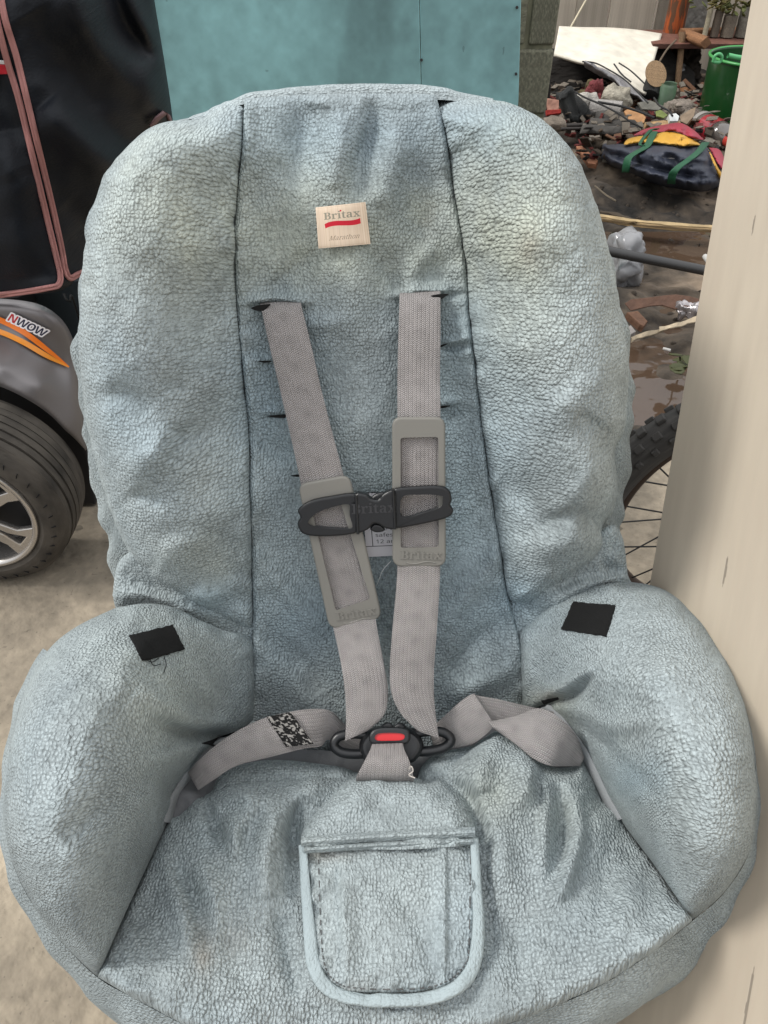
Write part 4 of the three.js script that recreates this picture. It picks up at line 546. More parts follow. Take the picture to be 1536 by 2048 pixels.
  const covG = panel({ segs: [[[[-300, -80], [0, -80], [296, -80]], 0, 1], [[[312, 20], [330, 130], [345, 235], [352, 330], [352, 420]], 0.05, 30], [[[260, 560], [166, 552], [140, 572], [110, 584], [50, 590], [0, 597], [-300, 600]], 0.012, 10]], pos: pC, step: 5, wave: [0.022, 120], uvM: frameOf(V3(-0.6, 0.6, -1), N0), folds: [
    [[[130, -60], [180, 60], [260, 160], [340, 230]], 0.035, 30, 50], [[[200, -60], [250, 60], [320, 120]], -0.03, 26], [[[230, -60], [290, 60], [330, 150]], 0.025, 18], [[[60, 20], [120, 120], [220, 260], [330, 340]], -0.03, 40], [[[90, 200], [180, 300], [300, 400]], 0.03, 40], [[[290, 110], [300, 180], [290, 240]], 0.02, 24], [[[0, 260], [30, 420], [40, 560]], 0.02, 40, 60], [[[0, 100], [10, 200], [60, 330]], -0.012, 30], [[[130, 400], [200, 480], [240, 540]], -0.02, 30]] }), pK = (x, y, o) => pC(x, y, covG.offAt(x, y) + o);
  part(t, 'rain_cover', covG, vinyl);
  const pink = std({ color: rgb(0.78, 0.36, 0.33), roughness: 0.65, bumpMap: webBump, bumpScale: 0.0006 });
  const piping = (pts) => { const c = sm(pts, 5).filter((p, i) => i % 2 === 0); const side = (k) => c.map((p, i) => { const a = c[Math.max(0, i - 1)], b = c[Math.min(c.length - 1, i + 1)], l = Math.hypot(b[0] - a[0], b[1] - a[1]); const qx = p[0] + ((b[1] - a[1]) / l) * k, qy = p[1] - ((b[0] - a[0]) / l) * k; return pK(qx, Math.min(qy, 594), 0.002); }); return merge([tube(side(-2.6), 0.0024, c.length * 3, 8), tube(side(2.6), 0.0024, c.length * 3, 8)]); };
  part(t, 'piping', piping([[-22, -60], [-6, 40], [14, 120], [38, 200], [62, 300], [88, 410], [112, 510], [121, 550], [117, 570], [100, 575], [60, 582], [0, 590], [-60, 596]]), pink);
  part(t, 'piping', piping([[-6, -60], [8, 30], [32, 110], [54, 200], [78, 300], [102, 400], [122, 490], [130, 535], [140, 556], [160, 547], [190, 536]]), pink);
  part(t, 'tie_loop', gridGeo([[300, 252], [312, 236], [328, 223], [338, 228], [343, 244]].map(([x, y]) => [pK(x - 3, y - 2, 0.015), pK(x + 3, y + 3, 0.01)]), 0.003), std({ color: rgb(0.20, 0.11, 0.115), roughness: 0.7 }));
  part(t, 'cover_badge', gridGeo(surfQuad([[-60, 126], [13, 130], [15, 148], [-60, 152]], (x, y) => pK(x, y, 0.003)), 0.001), std({ color: rgb(0.5, 0.015, 0.03), roughness: 0.5 }));
  part(t, 'cover_badge', gridGeo(surfQuad([[-60, 118], [11, 122], [12, 129], [-60, 125]], (x, y) => pK(x, y, 0.003)), 0.001), std({ color: rgb(0.7, 0.7, 0.7), roughness: 0.5 }));
  part(t, 'body_panel', stand([[60, 560], [260, 540], [260, 960], [150, 940], [60, 700]], 1.13, 0.03, 0.01), std({ color: rgb(0.045, 0.06, 0.07), roughness: 0.5 }));
  part(t, 'chassis', put(box(0.9, 0.16, 0.5, 0.02), V3(-1.0, 0.3, -1.3)), darkA);
  part(t, 'cover_cord', tube([F(128, 588, 1.03), F(134, 600, 1.02), F(140, 604, 1.02), F(141, 592, 1.03), F(150, 610, 1.08), F(162, 650, 1.1)], 0.0016, 24, 6), slitMat);
}

// ---------------------------------------------------------------- small bicycle wheel behind the board
{
  const hub = EYE.clone().addScaledVector(dirOf(1480, 1042), 0.985), t = thing('bicycle', V3(hub.x, 0, hub.z), 'black spoked bicycle wheel with knobbly tyre behind the plywood board', 'bicycle');
  const rr0 = 0.168, R = 0.208, blk = std({ color: rgb(0.075, 0.07, 0.064), map: tex(128, (u, v) => 0.7 + 0.5 * tfbm(u, v, 6, 4, 190), false, 6), roughness: 0.8 }), rimM = std({ color: rgb(0.035, 0.02, 0.014), roughness: 0.45 }), sp = std({ color: rgb(0.012, 0.012, 0.012), roughness: 0.5 });
  const T = (g) => { g.translate(hub.x, hub.y, hub.z); return g; };
  const tyre = part(t, 'tyre', T(new THREE.TorusGeometry(R - 0.022, 0.023, 20, 110)), blk);
  for (let i = 0; i < 52; i++) { const a0 = (i / 52) * Math.PI * 2; for (const [th, w, l, da] of [[0, 0.012, 0.011, 0], [0.7, 0.009, 0.011, 0.06], [-0.7, 0.009, 0.011, 0.06], [1.3, 0.007, 0.008, 0], [-1.3, 0.007, 0.008, 0]]) { if (a0 < 1.2 || a0 > 4.1) continue; const g = box(l, 0.006, w, 0.0015); g.translate(0, 0.0245, 0); g.rotateX(th); g.translate(0, R - 0.022, 0); g.rotateZ(a0 + da - Math.PI / 2); part(tyre, 'knob', T(g), blk); } }
  part(t, 'rim', T(new THREE.TorusGeometry(rr0 - 0.004, 0.011, 12, 90)), rimM);
  part(t, 'hub', T(new THREE.CylinderGeometry(0.016, 0.016, 0.07, 20).rotateX(Math.PI / 2)), sp);
  for (let i = 0; i < 28; i++) { const a = i / 28 * Math.PI * 2 + 0.04, s = i % 2 ? 1 : -1, o = ((i >> 1) % 2 ? 1 : -1) * 0.9; part(t, 'spoke', rod(V3(hub.x + 0.018 * Math.cos(a + o), hub.y + 0.018 * Math.sin(a + o), hub.z + s * 0.028), V3(hub.x + rr0 * Math.cos(a), hub.y + rr0 * Math.sin(a), hub.z + s * 0.003), 0.0011, 6), sp); }
  part(t, 'fork', rod(hub.clone().add(V3(0.05, 0, 0.05)), hub.clone().add(V3(0.25, 0.28, 0.05)), 0.012), sp); part(t, 'fork', rod(hub.clone().add(V3(0.05, 0, -0.05)), hub.clone().add(V3(0.25, 0.28, -0.05)), 0.012), sp);
  part(t, 'frame', rod(hub.clone().add(V3(0.25, 0.28, 0)), hub.clone().add(V3(0.62, 0.02, 0)), 0.016), sp);
}

// ---------------------------------------------------------------- yard: sheet, bin, rack of pots
const M = (r, g, b, o = {}) => std({ color: rgb(r, g, b), ...o });
const speck = tex(256, (u, v) => 0.72 + 0.28 * tfbm(u, v, 10, 5, 140), false, 1 / 0.3), speckB = tex(256, (u, v) => 0.5 + 0.5 * tfbm(u, v, 18, 4, 141), false, 1 / 0.3);
const worn = (r, g, b, o = {}) => std({ color: rgb(r, g, b), map: speck, bumpMap: speckB, bumpScale: 0.006, roughness: 0.85, ...o });
{
  const top = [[1117, 58], [1160, 60], [1220, 61], [1270, 65], [1322, 73]], mid = [[1112, 88], [1160, 94], [1215, 100], [1262, 118], [1305, 132]], low = [[1107, 113], [1150, 126], [1195, 138], [1240, 160], [1290, 192]];
  const rows = loft([top.map(([x, y]) => F(x, y, 4.0)), mid.map(([x, y], i) => F(x, y, 3.85 - 0.04 * i)), low.map(([x, y], i) => F(x, y, 3.72 - 0.07 * i))], 40, 16);
  const wt = tex(256, (u, v) => { const k = 0.85 + 0.08 * tfbm(u, v, 12, 5, 150); return [k * 1.0, k * 0.97, k * 0.90]; }, true, 1 / 0.4);
  solo('white_sheet', gridGeo(rows, 0.012), std({ map: wt, roughness: 0.8 }), 'curled cream board leaning against the plank fence over the rubbish', 'board');
  solo('grey_tarp', gridGeo(loft([[[1180, 128], [1220, 140], [1255, 165], [1296, 203]].map(([x, y], i) => F(x, y, 3.66 - 0.08 * i)), [[1168, 124], [1222, 152], [1248, 178], [1298, 208]].map(([x, y], i) => F(x, y, 3.58 - 0.08 * i)), [[1170, 135], [1220, 160], [1252, 184], [1299, 208]].map(([x, y], i) => F(x, y, 3.64 - 0.06 * i))], 40, 8, (p) => { p.y += 0.015 * fbm(p.x * 20, p.y * 20, p.z * 20, 3); }), 0.002), worn(0.36, 0.35, 0.36, { roughness: 0.4 }), 'crumpled grey plastic sheet along the foot of the cream board', 'plastic sheet');
  solo('shade_heap', rough(new THREE.SphereGeometry(1, 48, 24).scale(0.46, 0.2, 0.2).translate(G(1180, 150).x, -0.06, -4.0), 0.06, 9), worn(0.018, 0.014, 0.011), 'added near-black heap standing in for the shade under the cream board', 'heap');  // near-black mound added to keep the hollow under the board dark
  solo('wire', tube([F(1165, 123, 3.6), F(1190, 126, 3.55), F(1215, 138, 3.5), F(1250, 160, 3.4), F(1296, 206, 3.2)], 0.003, 40, 6), M(0.02, 0.02, 0.02), 'thin black wire curving over the grey plastic sheet', 'wire');
  solo('wire', tube([F(1228, 128, 3.55), F(1245, 150, 3.45), F(1262, 164, 3.4)], 0.003, 30, 6), M(0.02, 0.02, 0.02), 'short black wire hooked in front of the cream board', 'wire');
  solo('wire', tube([F(1238, 126, 3.55), F(1262, 142, 3.45), F(1290, 168, 3.35)], 0.003, 30, 6), M(0.02, 0.02, 0.02), 'straight black wire near the lower right of the cream board', 'wire');
}
{
  const c = G(1478, 246), green = phy({ color: rgb(0.006, 0.05, 0.010), roughness: 0.35, clearcoat: 0.3 }), t = thing('green_tub', c, 'round green plastic tub with a rope handle beyond the plywood board', 'tub');
  const L = (p) => new THREE.LatheGeometry(p.map(([r, y]) => new THREE.Vector2(r, y)), 72).translate(c.x, c.y, c.z);
  part(t, 'body', L([[0.001, 0.004], [0.165, 0.004], [0.168, 0.02], [0.178, 0.235], [0.180, 0.24], [0.176, 0.24], [0.174, 0.234], [0.163, 0.024], [0.001, 0.014]]), green);
  part(t, 'rim', L([[0.176, 0.234], [0.184, 0.235], [0.185, 0.242], [0.178, 0.245], [0.175, 0.24]]), phy({ color: rgb(0.05, 0.28, 0.07), roughness: 0.3 }));
  const hm = phy({ color: rgb(0.10, 0.40, 0.16), roughness: 0.35 }), h = (x, y, o = 0.03) => { const p = F(x, y, -c.z - 0.18); return p; };
  part(t, 'handle_lug', tube([h(1426, 124), h(1430, 112), h(1438, 108), h(1444, 114), h(1440, 124), h(1426, 124)], 0.006, 30, 8), hm);
  part(t, 'handle', tube([h(1456, 111), h(1475, 115), h(1500, 117), h(1530, 112), h(1545, 100)], 0.009, 30, 10), hm);
}
{
  const wood = worn(0.42, 0.20, 0.09), c = G(1400, 178), t = thing('plant_rack', c, 'orange timber rack holding planters behind the green tub', 'rack');
  const bar = (a, b, w) => capped(a, b, w, 4);
  const f = 3.95; part(t, 'upright', bar(F(1365, 64, f - 0.06), F(1352, 200, f - 0.12), 0.017), worn(0.40, 0.25, 0.14));
  part(t, 'rail', bar(F(1370, 70, f), F(1412, 86, f - 0.25), 0.024), wood); part(t, 'rail', bar(F(1360, 182, f - 0.1), F(1392, 200, f - 0.3), 0.026), wood);
  part(t, 'shelf', put(box(0.75, 0.02, 0.3), F(1455, 78, f + 0.05)), worn(0.22, 0.09, 0.06));
  part(t, 'rail', bar(F(1362, 66, f), F(1520, 62, f + 0.3), 0.02), wood);
  // planters cut from bottles, with leafy plants
  const potP = [[1403, 15, 1414, 73, 'cream'], [1418, 20, 1436, 74, 'brown'], [1438, 30, 1466, 74, 'taupe'], [1467, 12, 1497, 74, 'grey'], [1500, 14, 1530, 74, 'grey']];
  const labels = ['narrow cream planter at the left end of the rack', 'brown planter next to the cream one on the rack', 'short taupe planter in the middle of the rack', 'tall ribbed grey planter right of the taupe planter', 'ribbed planter at the right end of the rack behind the board'];
  const cols = [[0.55, 0.50, 0.36], [0.16, 0.13, 0.10], [0.26, 0.22, 0.17], [0.25, 0.23, 0.19], [0.24, 0.22, 0.19]];
  potP.forEach(([x0, y0, x1, y1], i) => {
    const a = F((x0 + x1) / 2, y1, f + 0.02), b = F((x0 + x1) / 2, y0, f + 0.02), r = (F(x1, y1, f).x - F(x0, y1, f).x) / 2 * 0.98, H = b.y - a.y, p = thing('planter', a, labels[i], 'planter', null);
    const pr = [[0.001, 0], [r * 0.92, 0]]; for (let k = 0; k <= 10; k++) { const y = H * (0.03 + 0.97 * k / 10); pr.push([r * (0.95 + (k % 3 === 1 ? -0.04 : 0)), y]); } pr.push([r * 0.88, H], [r * 0.86, H * 0.85], [0.001, H * 0.85]);
    part(p, 'pot', new THREE.LatheGeometry(pr.map(([q, y]) => new THREE.Vector2(q, y)), 24).translate(a.x, a.y, a.z), worn(...cols[i], { bumpScale: 0.002 }));
    const lv = []; for (let k = 0; k < 26; k++) { const an = rr(0, 6.28), up = rr(0.02, 0.16), out = rr(0.01, 0.11); const g = new THREE.SphereGeometry(1, 6, 4).scale(0.026 * rr(0.6, 1.2), 0.0035, 0.010); g.rotateZ(rr(-0.9, 0.9)); g.rotateY(an); g.translate(a.x + out * Math.cos(an), b.y - 0.01 + up * rr(0.2, 1), a.z + out * Math.sin(an) * 0.7); lv.push(g); }
    part(p, 'foliage', merge(lv), M(0.09 + 0.03 * (i % 2), 0.10, 0.025, { roughness: 0.7 }));
    part(p, 'stem', rod(V3(a.x, b.y - 0.03, a.z), V3(a.x + 0.01, b.y + 0.12, a.z), 0.005), M(0.1, 0.08, 0.03));
  });
  solo('cement_sheet', stand([[1366, -70], [1420, -70], [1412, 66], [1358, 66]], 4.2, 0.012), worn(0.30, 0.29, 0.26), 'grey cement sheet standing behind the left end of the rack', 'sheet');
  const hp = []; for (let k = 0; k < 420; k++) { const q = F(rr(1366, 1396), rr(85, 182), rr(3.98, 4.2)); const g = new THREE.SphereGeometry(1, 5, 4).scale(rr(0.012, 0.035), 0.004, rr(0.008, 0.02)); hp.push(put(g, q, [rr(0, 3), rr(0, 3), rr(0, 3)])); }
  tag(solo('dry_leaves', merge(hp), worn(0.07, 0.05, 0.035), 'dark dry leaves packed under the rack', 'leaves'), null, null, null, 'stuff');
}

// ---------------------------------------------------------------- yard: bag and bottle
{
  const c = G(1330, 330), t = thing('shopping_bag', c, 'collapsed navy bag with green straps, yellow and crimson panels, lying on the earth', 'bag');
  const yB = tps([[1200, 300, 0.06], [1205, 335, 0.0], [1250, 288, 0.10], [1240, 340, 0.05], [1300, 300, 0.13], [1300, 345, 0.10], [1360, 310, 0.13], [1380, 360, 0.08], [1430, 330, 0.10], [1440, 380, 0.01], [1300, 380, 0.0], [1380, 392, 0.0], [1390, 270, 0.15], [1330, 255, 0.15], [1270, 265, 0.10], [1440, 290, 0.09], [1250, 365, 0.0], [1420, 355, 0.07]]);
  const pB = (x, y, o) => Y(x, y, GY + yB(x, y) + o), uvM = frameOf(c, V3(0, 1, 0));
  const navy = phy({ color: rgb(0.032, 0.037, 0.056), roughness: 0.5 }), yel = phy({ color: rgb(0.60, 0.32, 0.035), roughness: 0.5 }), red = phy({ color: rgb(0.36, 0.035, 0.06), roughness: 0.5 }), grn = std({ color: rgb(0.010, 0.085, 0.036), roughness: 0.6 });
  const bagG = panel({ segs: [[[[1203, 300], [1210, 287], [1250, 288], [1300, 284], [1360, 290], [1405, 288], [1432, 320], [1446, 352], [1440, 372]], 0.03, 12], [[[1410, 383], [1370, 380], [1310, 368], [1260, 345], [1215, 330], [1200, 318]], 0.04, 14]], pos: pB, step: 3, uvM, crumple: 0.007, wave: [0.014, 46], folds: [[[[1215, 306], [1300, 335], [1400, 356]], -0.02, 6, 10], [[[1320, 292], [1360, 310], [1420, 318]], 0.015, 10], [[[1300, 310], [1340, 300], [1350, 290]], 0.012, 8]] }); part(t, 'body', bagG, navy);
  part(t, 'yellow_panel', panel({ segs: [[[[1246, 290], [1260, 276], [1310, 268], [1340, 262], [1380, 275], [1402, 290]], 0.015, 8], [[[1360, 292], [1300, 285]], 0.006, 6]], pos: pB, step: 3, uvM, lift: 0.008, crumple: 0.012, wave: [0.012, 24] }), yel);
  part(t, 'crimson_panel', panel({ segs: [[[[1264, 272], [1290, 258], [1330, 249], [1362, 246], [1390, 262], [1408, 280]], 0.015, 8], [[[1385, 276], [1345, 262], [1300, 268]], 0.006, 6]], pos: pB, step: 3, uvM, lift: 0.003, crumple: 0.012, wave: [0.012, 24] }), red);
  part(t, 'yellow_trim', panel({ segs: [[[[1414, 295], [1424, 310], [1436, 335], [1447, 352], [1440, 358], [1428, 330]], 0.006, 5]], pos: pB, step: 3, uvM, lift: 0.012 }), yel);
  part(t, 'crimson_panel', panel({ segs: [[[[1418, 295], [1440, 300], [1452, 330], [1448, 345], [1436, 330]], 0.01, 6]], pos: pB, step: 3, uvM, lift: 0.006 }), red);
  const stp = (pts, w) => { const a = sm(pts, 6); return gridGeo(a.map((p) => [-1, -0.5, 0, 0.5, 1].map((k) => pB(p[0] + k * w, p[1] + Math.abs(k) * 0.5, Math.max(0.004, bagG.offAt(p[0], p[1])) + 0.012))), 0.003); };
  part(t, 'strap', stp([[1308, 262], [1302, 275], [1292, 292], [1268, 306], [1255, 318], [1250, 345]], 7), grn); part(t, 'strap', stp([[1412, 284], [1400, 300], [1378, 318], [1356, 334], [1345, 350], [1342, 368]], 8), grn);
  part(t, 'strap', stp([[1290, 292], [1280, 288], [1300, 262], [1316, 258]], 3), grn);
  part(t, 'print', panel({ segs: [[[[1302, 307], [1330, 309], [1352, 312], [1348, 318], [1325, 315], [1304, 313]], 0, 1]], pos: pB, step: 2, uvM, lift: 0.006 }), M(0.4, 0.38, 0.36));
}
{
  const a = G(1376, 238, 0.05), b = G(1462, 284, 0.05), d = b.clone().sub(a).normalize(), t = thing('plastic_bottle', G(1420, 262), 'clear plastic bottle with red label and red cap lying by the bag', 'bottle');
  const q = new THREE.Quaternion().setFromUnitVectors(V3(0, 1, 0), d), L = a.distanceTo(b);
  const lat = (p) => { const g = new THREE.LatheGeometry(p.map(([r, y]) => new THREE.Vector2(r, y * L)), 28); g.applyQuaternion(q); g.translate(a.x, a.y, a.z); return g; };
  part(t, 'body', lat([[0.001, 0.02], [0.03, 0], [0.048, 0.05], [0.05, 0.2], [0.046, 0.26], [0.05, 0.32], [0.05, 0.75], [0.045, 0.84], [0.02, 0.93], [0.018, 0.96]]), phy({ color: rgb(0.10, 0.085, 0.075), roughness: 0.12, clearcoat: 0.8 }));
  part(t, 'label', lat([[0.051, 0.44], [0.052, 0.46], [0.052, 0.70], [0.051, 0.72]]), phy({ color: rgb(0.30, 0.02, 0.03), roughness: 0.15, clearcoat: 0.6 }));
  part(t, 'label_band', lat([[0.0515, 0.30], [0.0525, 0.31], [0.0525, 0.36], [0.0515, 0.37]]), M(0.28, 0.26, 0.24, { roughness: 0.3 }));
  part(t, 'cap', lat([[0.001, 1.03], [0.021, 1.03], [0.022, 1.02], [0.022, 0.93], [0.016, 0.92]]), M(0.5, 0.05, 0.035, { roughness: 0.4 }));
}

// ---------------------------------------------------------------- yard: odds and ends
{
  const g1 = loft([[[1160, 268], [1175, 256], [1190, 240], [1195, 228]].map(([x, y]) => G(x, y, 0.05)), [[1215, 270], [1225, 258], [1228, 240], [1225, 226]].map(([x, y]) => G(x, y, 0.06)), [[1285, 268], [1278, 252], [1270, 238], [1262, 232]].map(([x, y]) => G(x, y, 0.05))], 44, 24, (p, s) => { p.y += 0.018 * Math.sin(s * 19) + 0.006 * fbm(p.x * 14, 0, p.z * 14, 3); });
  solo('roofing_offcut', gridGeo(g1, 0.008), worn(0.075, 0.068, 0.06), 'dark corrugated roofing piece behind the navy bag', 'roofing');
  const t = thing('tool_handle', G(1140, 235), 'scuffed black rubber boot shape among the scraps beside the seat', 'boot');
  part(t, 'sole', rough(put(new RoundedBoxGeometry(0.06, 0.11, 0.14, 6, 0.028), G(1150, 228, 0.06), [0.3, 0.4, 0.1]), 0.03, 22), worn(0.02, 0.022, 0.021, { roughness: 0.35 }));
  part(t, 'shaft', rough(put(new RoundedBoxGeometry(0.07, 0.12, 0.06, 6, 0.025), G(1136, 214, 0.10), [-0.3, 0.2, 0.45]), 0.03, 24), worn(0.025, 0.028, 0.026, { roughness: 0.45 }));
  t.name = numbered('rubber_boot');
}
const scrap = (name, out, h, th, mat, label, cat, n) => solo(name, lay(out, h, th, 0.002, n), mat, label, cat);
scrap('terracotta_slat', [[1152, 292], [1164, 291], [1196, 320], [1192, 328], [1176, 326]], 0.03, 0.02, worn(0.50, 0.22, 0.12), 'narrow orange clay slat pointing at the navy bag', 'slat', V3(-0.2, 1, 0.3));
scrap('orange_board', [[1248, 222], [1262, 214], [1278, 220], [1292, 234], [1288, 246], [1258, 242]], 0.09, 0.012, worn(0.62, 0.33, 0.15), 'rounded orange board piece behind the corrugated roofing', 'board', V3(-0.2, 1, 0.9));
scrap('crate_piece', [[1094, 196], [1118, 200], [1118, 224], [1096, 220]], 0.12, 0.02, worn(0.58, 0.30, 0.22), 'pink painted crate end against the block wall', 'crate', V3(0, 0.5, 1));
scrap('red_batten', [[1092, 220], [1122, 218], [1122, 226], [1094, 230]], 0.10, 0.02, worn(0.42, 0.03, 0.02), 'short red batten below the pink crate end', 'batten', V3(0, 0.6, 1));
scrap('timber_offcut', [[1290, 244], [1352, 238], [1362, 244], [1352, 252], [1292, 251]], 0.10, 0.022, worn(0.62, 0.40, 0.20), 'yellow timber offcut lying behind the crimson bag panel', 'timber', V3(0, 1, 0.6));
scrap('white_tub_lid', [[1338, 228], [1352, 226], [1359, 232], [1356, 242], [1340, 242]], 0.12, 0.03, M(0.62, 0.64, 0.62, { roughness: 0.4 }), 'small white plastic tub left of the brown bottle', 'tub', V3(0, 1, 0.8));
scrap('green_wrapper', [[1312, 222], [1322, 219], [1336, 230], [1328, 236], [1314, 232]], 0.11, 0.006, worn(0.28, 0.34, 0.10), 'lime green wrapper scrap left of the white tub', 'wrapper', V3(0.2, 1, 0.7));
scrap('grey_slate', [[1275, 205], [1300, 200], [1328, 212], [1318, 220], [1285, 218]], 0.10, 0.008, worn(0.20, 0.19, 0.16), 'flat grey slate behind the lime green wrapper', 'slate', V3(0, 1, 0.6));
scrap('cardboard_scrap', [[1360, 232], [1378, 220], [1392, 214], [1388, 232], [1374, 248], [1362, 243]], 0.11, 0.004, worn(0.34, 0.25, 0.17), 'torn brown cardboard at the foot of the green tub', 'cardboard', V3(-0.3, 1, 0.8));
scrap('rusty_sheet', [[1250, 606], [1262, 598], [1300, 594], [1330, 590], [1352, 588], [1380, 592], [1402, 598], [1398, 612], [1350, 618], [1325, 610], [1300, 612], [1262, 621]], 0.05, 0.004, worn(0.13, 0.065, 0.04), 'curling rusty metal sheet on the mud', 'metal sheet', V3(0, 1, 0.5));
scrap('brick_chip', [[1254, 624], [1276, 621], [1296, 642], [1288, 652], [1280, 648]], 0.04, 0.02, worn(0.16, 0.08, 0.045), 'brown broken wood chip below the rusty sheet', 'wood chip', V3(0.1, 1, 0.2));
scrap('flat_stone', [[1255, 652], [1262, 650], [1272, 662], [1262, 668], [1256, 664]], 0.04, 0.015, worn(0.34, 0.31, 0.29), 'pale flat stone beside the right wing of the seat', 'stone');
{
  const crump = (name, x, y, h, sx, sy, sz, amp, fr, mat, label, cat) => solo(name, rough(new THREE.SphereGeometry(1, 40, 26).scale(sx, sy, sz).translate(...G(x, y, h).toArray()), amp, fr), mat, label, cat);
  crump('foil_wrapper', 1374, 620, 0.035, 0.034, 0.014, 0.02, 0.03, 60, std({ color: rgb(0.40, 0.37, 0.37), roughness: 0.25, metalness: 0.7 }), 'crumpled silver foil wrapper by the plywood edge', 'wrapper');
  crump('white_sack', 1168, 206, 0.09, 0.055, 0.035, 0.05, 0.03, 24, worn(0.6, 0.56, 0.5), 'small off-white sack behind the black boot', 'sack');
  crump('pale_bundle', 1234, 196, 0.10, 0.06, 0.045, 0.05, 0.03, 30, worn(0.55, 0.50, 0.40), 'lumpy pale bundle beneath the grey plastic sheet', 'bundle');
  crump('red_rag', 1192, 188, 0.10, 0.032, 0.035, 0.03, 0.05, 40, worn(0.26, 0.05, 0.055), 'crumpled maroon rag under the cream board', 'rag');
  crump('brown_rag', 1178, 182, 0.09, 0.04, 0.03, 0.03, 0.05, 34, worn(0.16, 0.12, 0.05), 'olive brown rag left of the maroon rag', 'rag');
  crump('stone', 1105, 250, 0.06, 0.05, 0.03, 0.04, 0.02, 20, worn(0.34, 0.28, 0.22), 'tan stone touching the right wing of the seat', 'stone');
  crump('stone', 1330, 205, 0.06, 0.04, 0.03, 0.04, 0.02, 26, worn(0.4, 0.34, 0.27), 'tan stone behind the white tub', 'stone');
  crump('stone', 1360, 212, 0.08, 0.05, 0.03, 0.05, 0.03, 26, worn(0.36, 0.30, 0.25), 'rough stone between the jar and the green tub', 'stone');
  crump('clear_bag', 1250, 520, 0.05, 0.042, 0.07, 0.075, 0.05, 26, phy({ color: rgb(0.36, 0.36, 0.37), roughness: 0.3, transmission: 0.35, clearcoat: 0.4 }), 'cloudy plastic bag behind the black pipe', 'plastic bag');
  const cl = capped(G(1180, 216, 0.08), G(1242, 222, 0.08), 0.034, 20); solo('white_canister', cl, worn(0.5, 0.47, 0.44), 'off-white canister lying behind the corrugated roofing', 'canister');
  const fb = G(1312, 195, 0.0), cup = thing('cut_bucket', G(1310, 190), 'black tube with a tan open end beside the cream board', 'bucket');
  const ax0 = F(1300, 190, 3.45), ax1 = F(1313, 150, 3.5);
  part(cup, 'body', capped(ax0, ax1, 0.036, 24), worn(0.035, 0.035, 0.035)); part(cup, 'tan_disc', put(new THREE.CylinderGeometry(0.05, 0.046, 0.006, 32), F(1311, 148, 3.46), [0.95, 0, -0.3]), worn(0.62, 0.40, 0.22));
  const jar = thing('glass_jar', G(1330, 205), 'green tinted glass jar beside the cut tube', 'jar'), jb = G(1329, 212, 0.06);
  part(jar, 'glass', new THREE.LatheGeometry([[0.001, 0], [0.03, 0], [0.034, 0.01], [0.034, 0.07], [0.028, 0.08], [0.03, 0.084]].map(([r, y]) => new THREE.Vector2(r, y)), 24).translate(jb.x, jb.y, jb.z), phy({ color: rgb(0.25, 0.38, 0.26), roughness: 0.1, transmission: 0.5, clearcoat: 0.8 })); part(jar, 'contents', rough(new THREE.SphereGeometry(0.024, 16, 12).translate(jb.x, jb.y + 0.03, jb.z), 0.01, 40), worn(0.05, 0.12, 0.05));
  const db = thing('dark_bottle', G(1345, 168), 'grey dusty bottle lying left of the rack upright', 'bottle'), d0 = F(1332, 160, 3.9), d1 = F(1358, 140, 3.95);
  part(db, 'body', capped(d0, d1, 0.032, 20), phy({ color: rgb(0.13, 0.13, 0.13), roughness: 0.15, clearcoat: 0.7 })); part(db, 'neck', capped(d1, d1.clone().add(d1.clone().sub(d0).multiplyScalar(0.35)), 0.014, 16), phy({ color: rgb(0.16, 0.16, 0.16), roughness: 0.15 }));
}
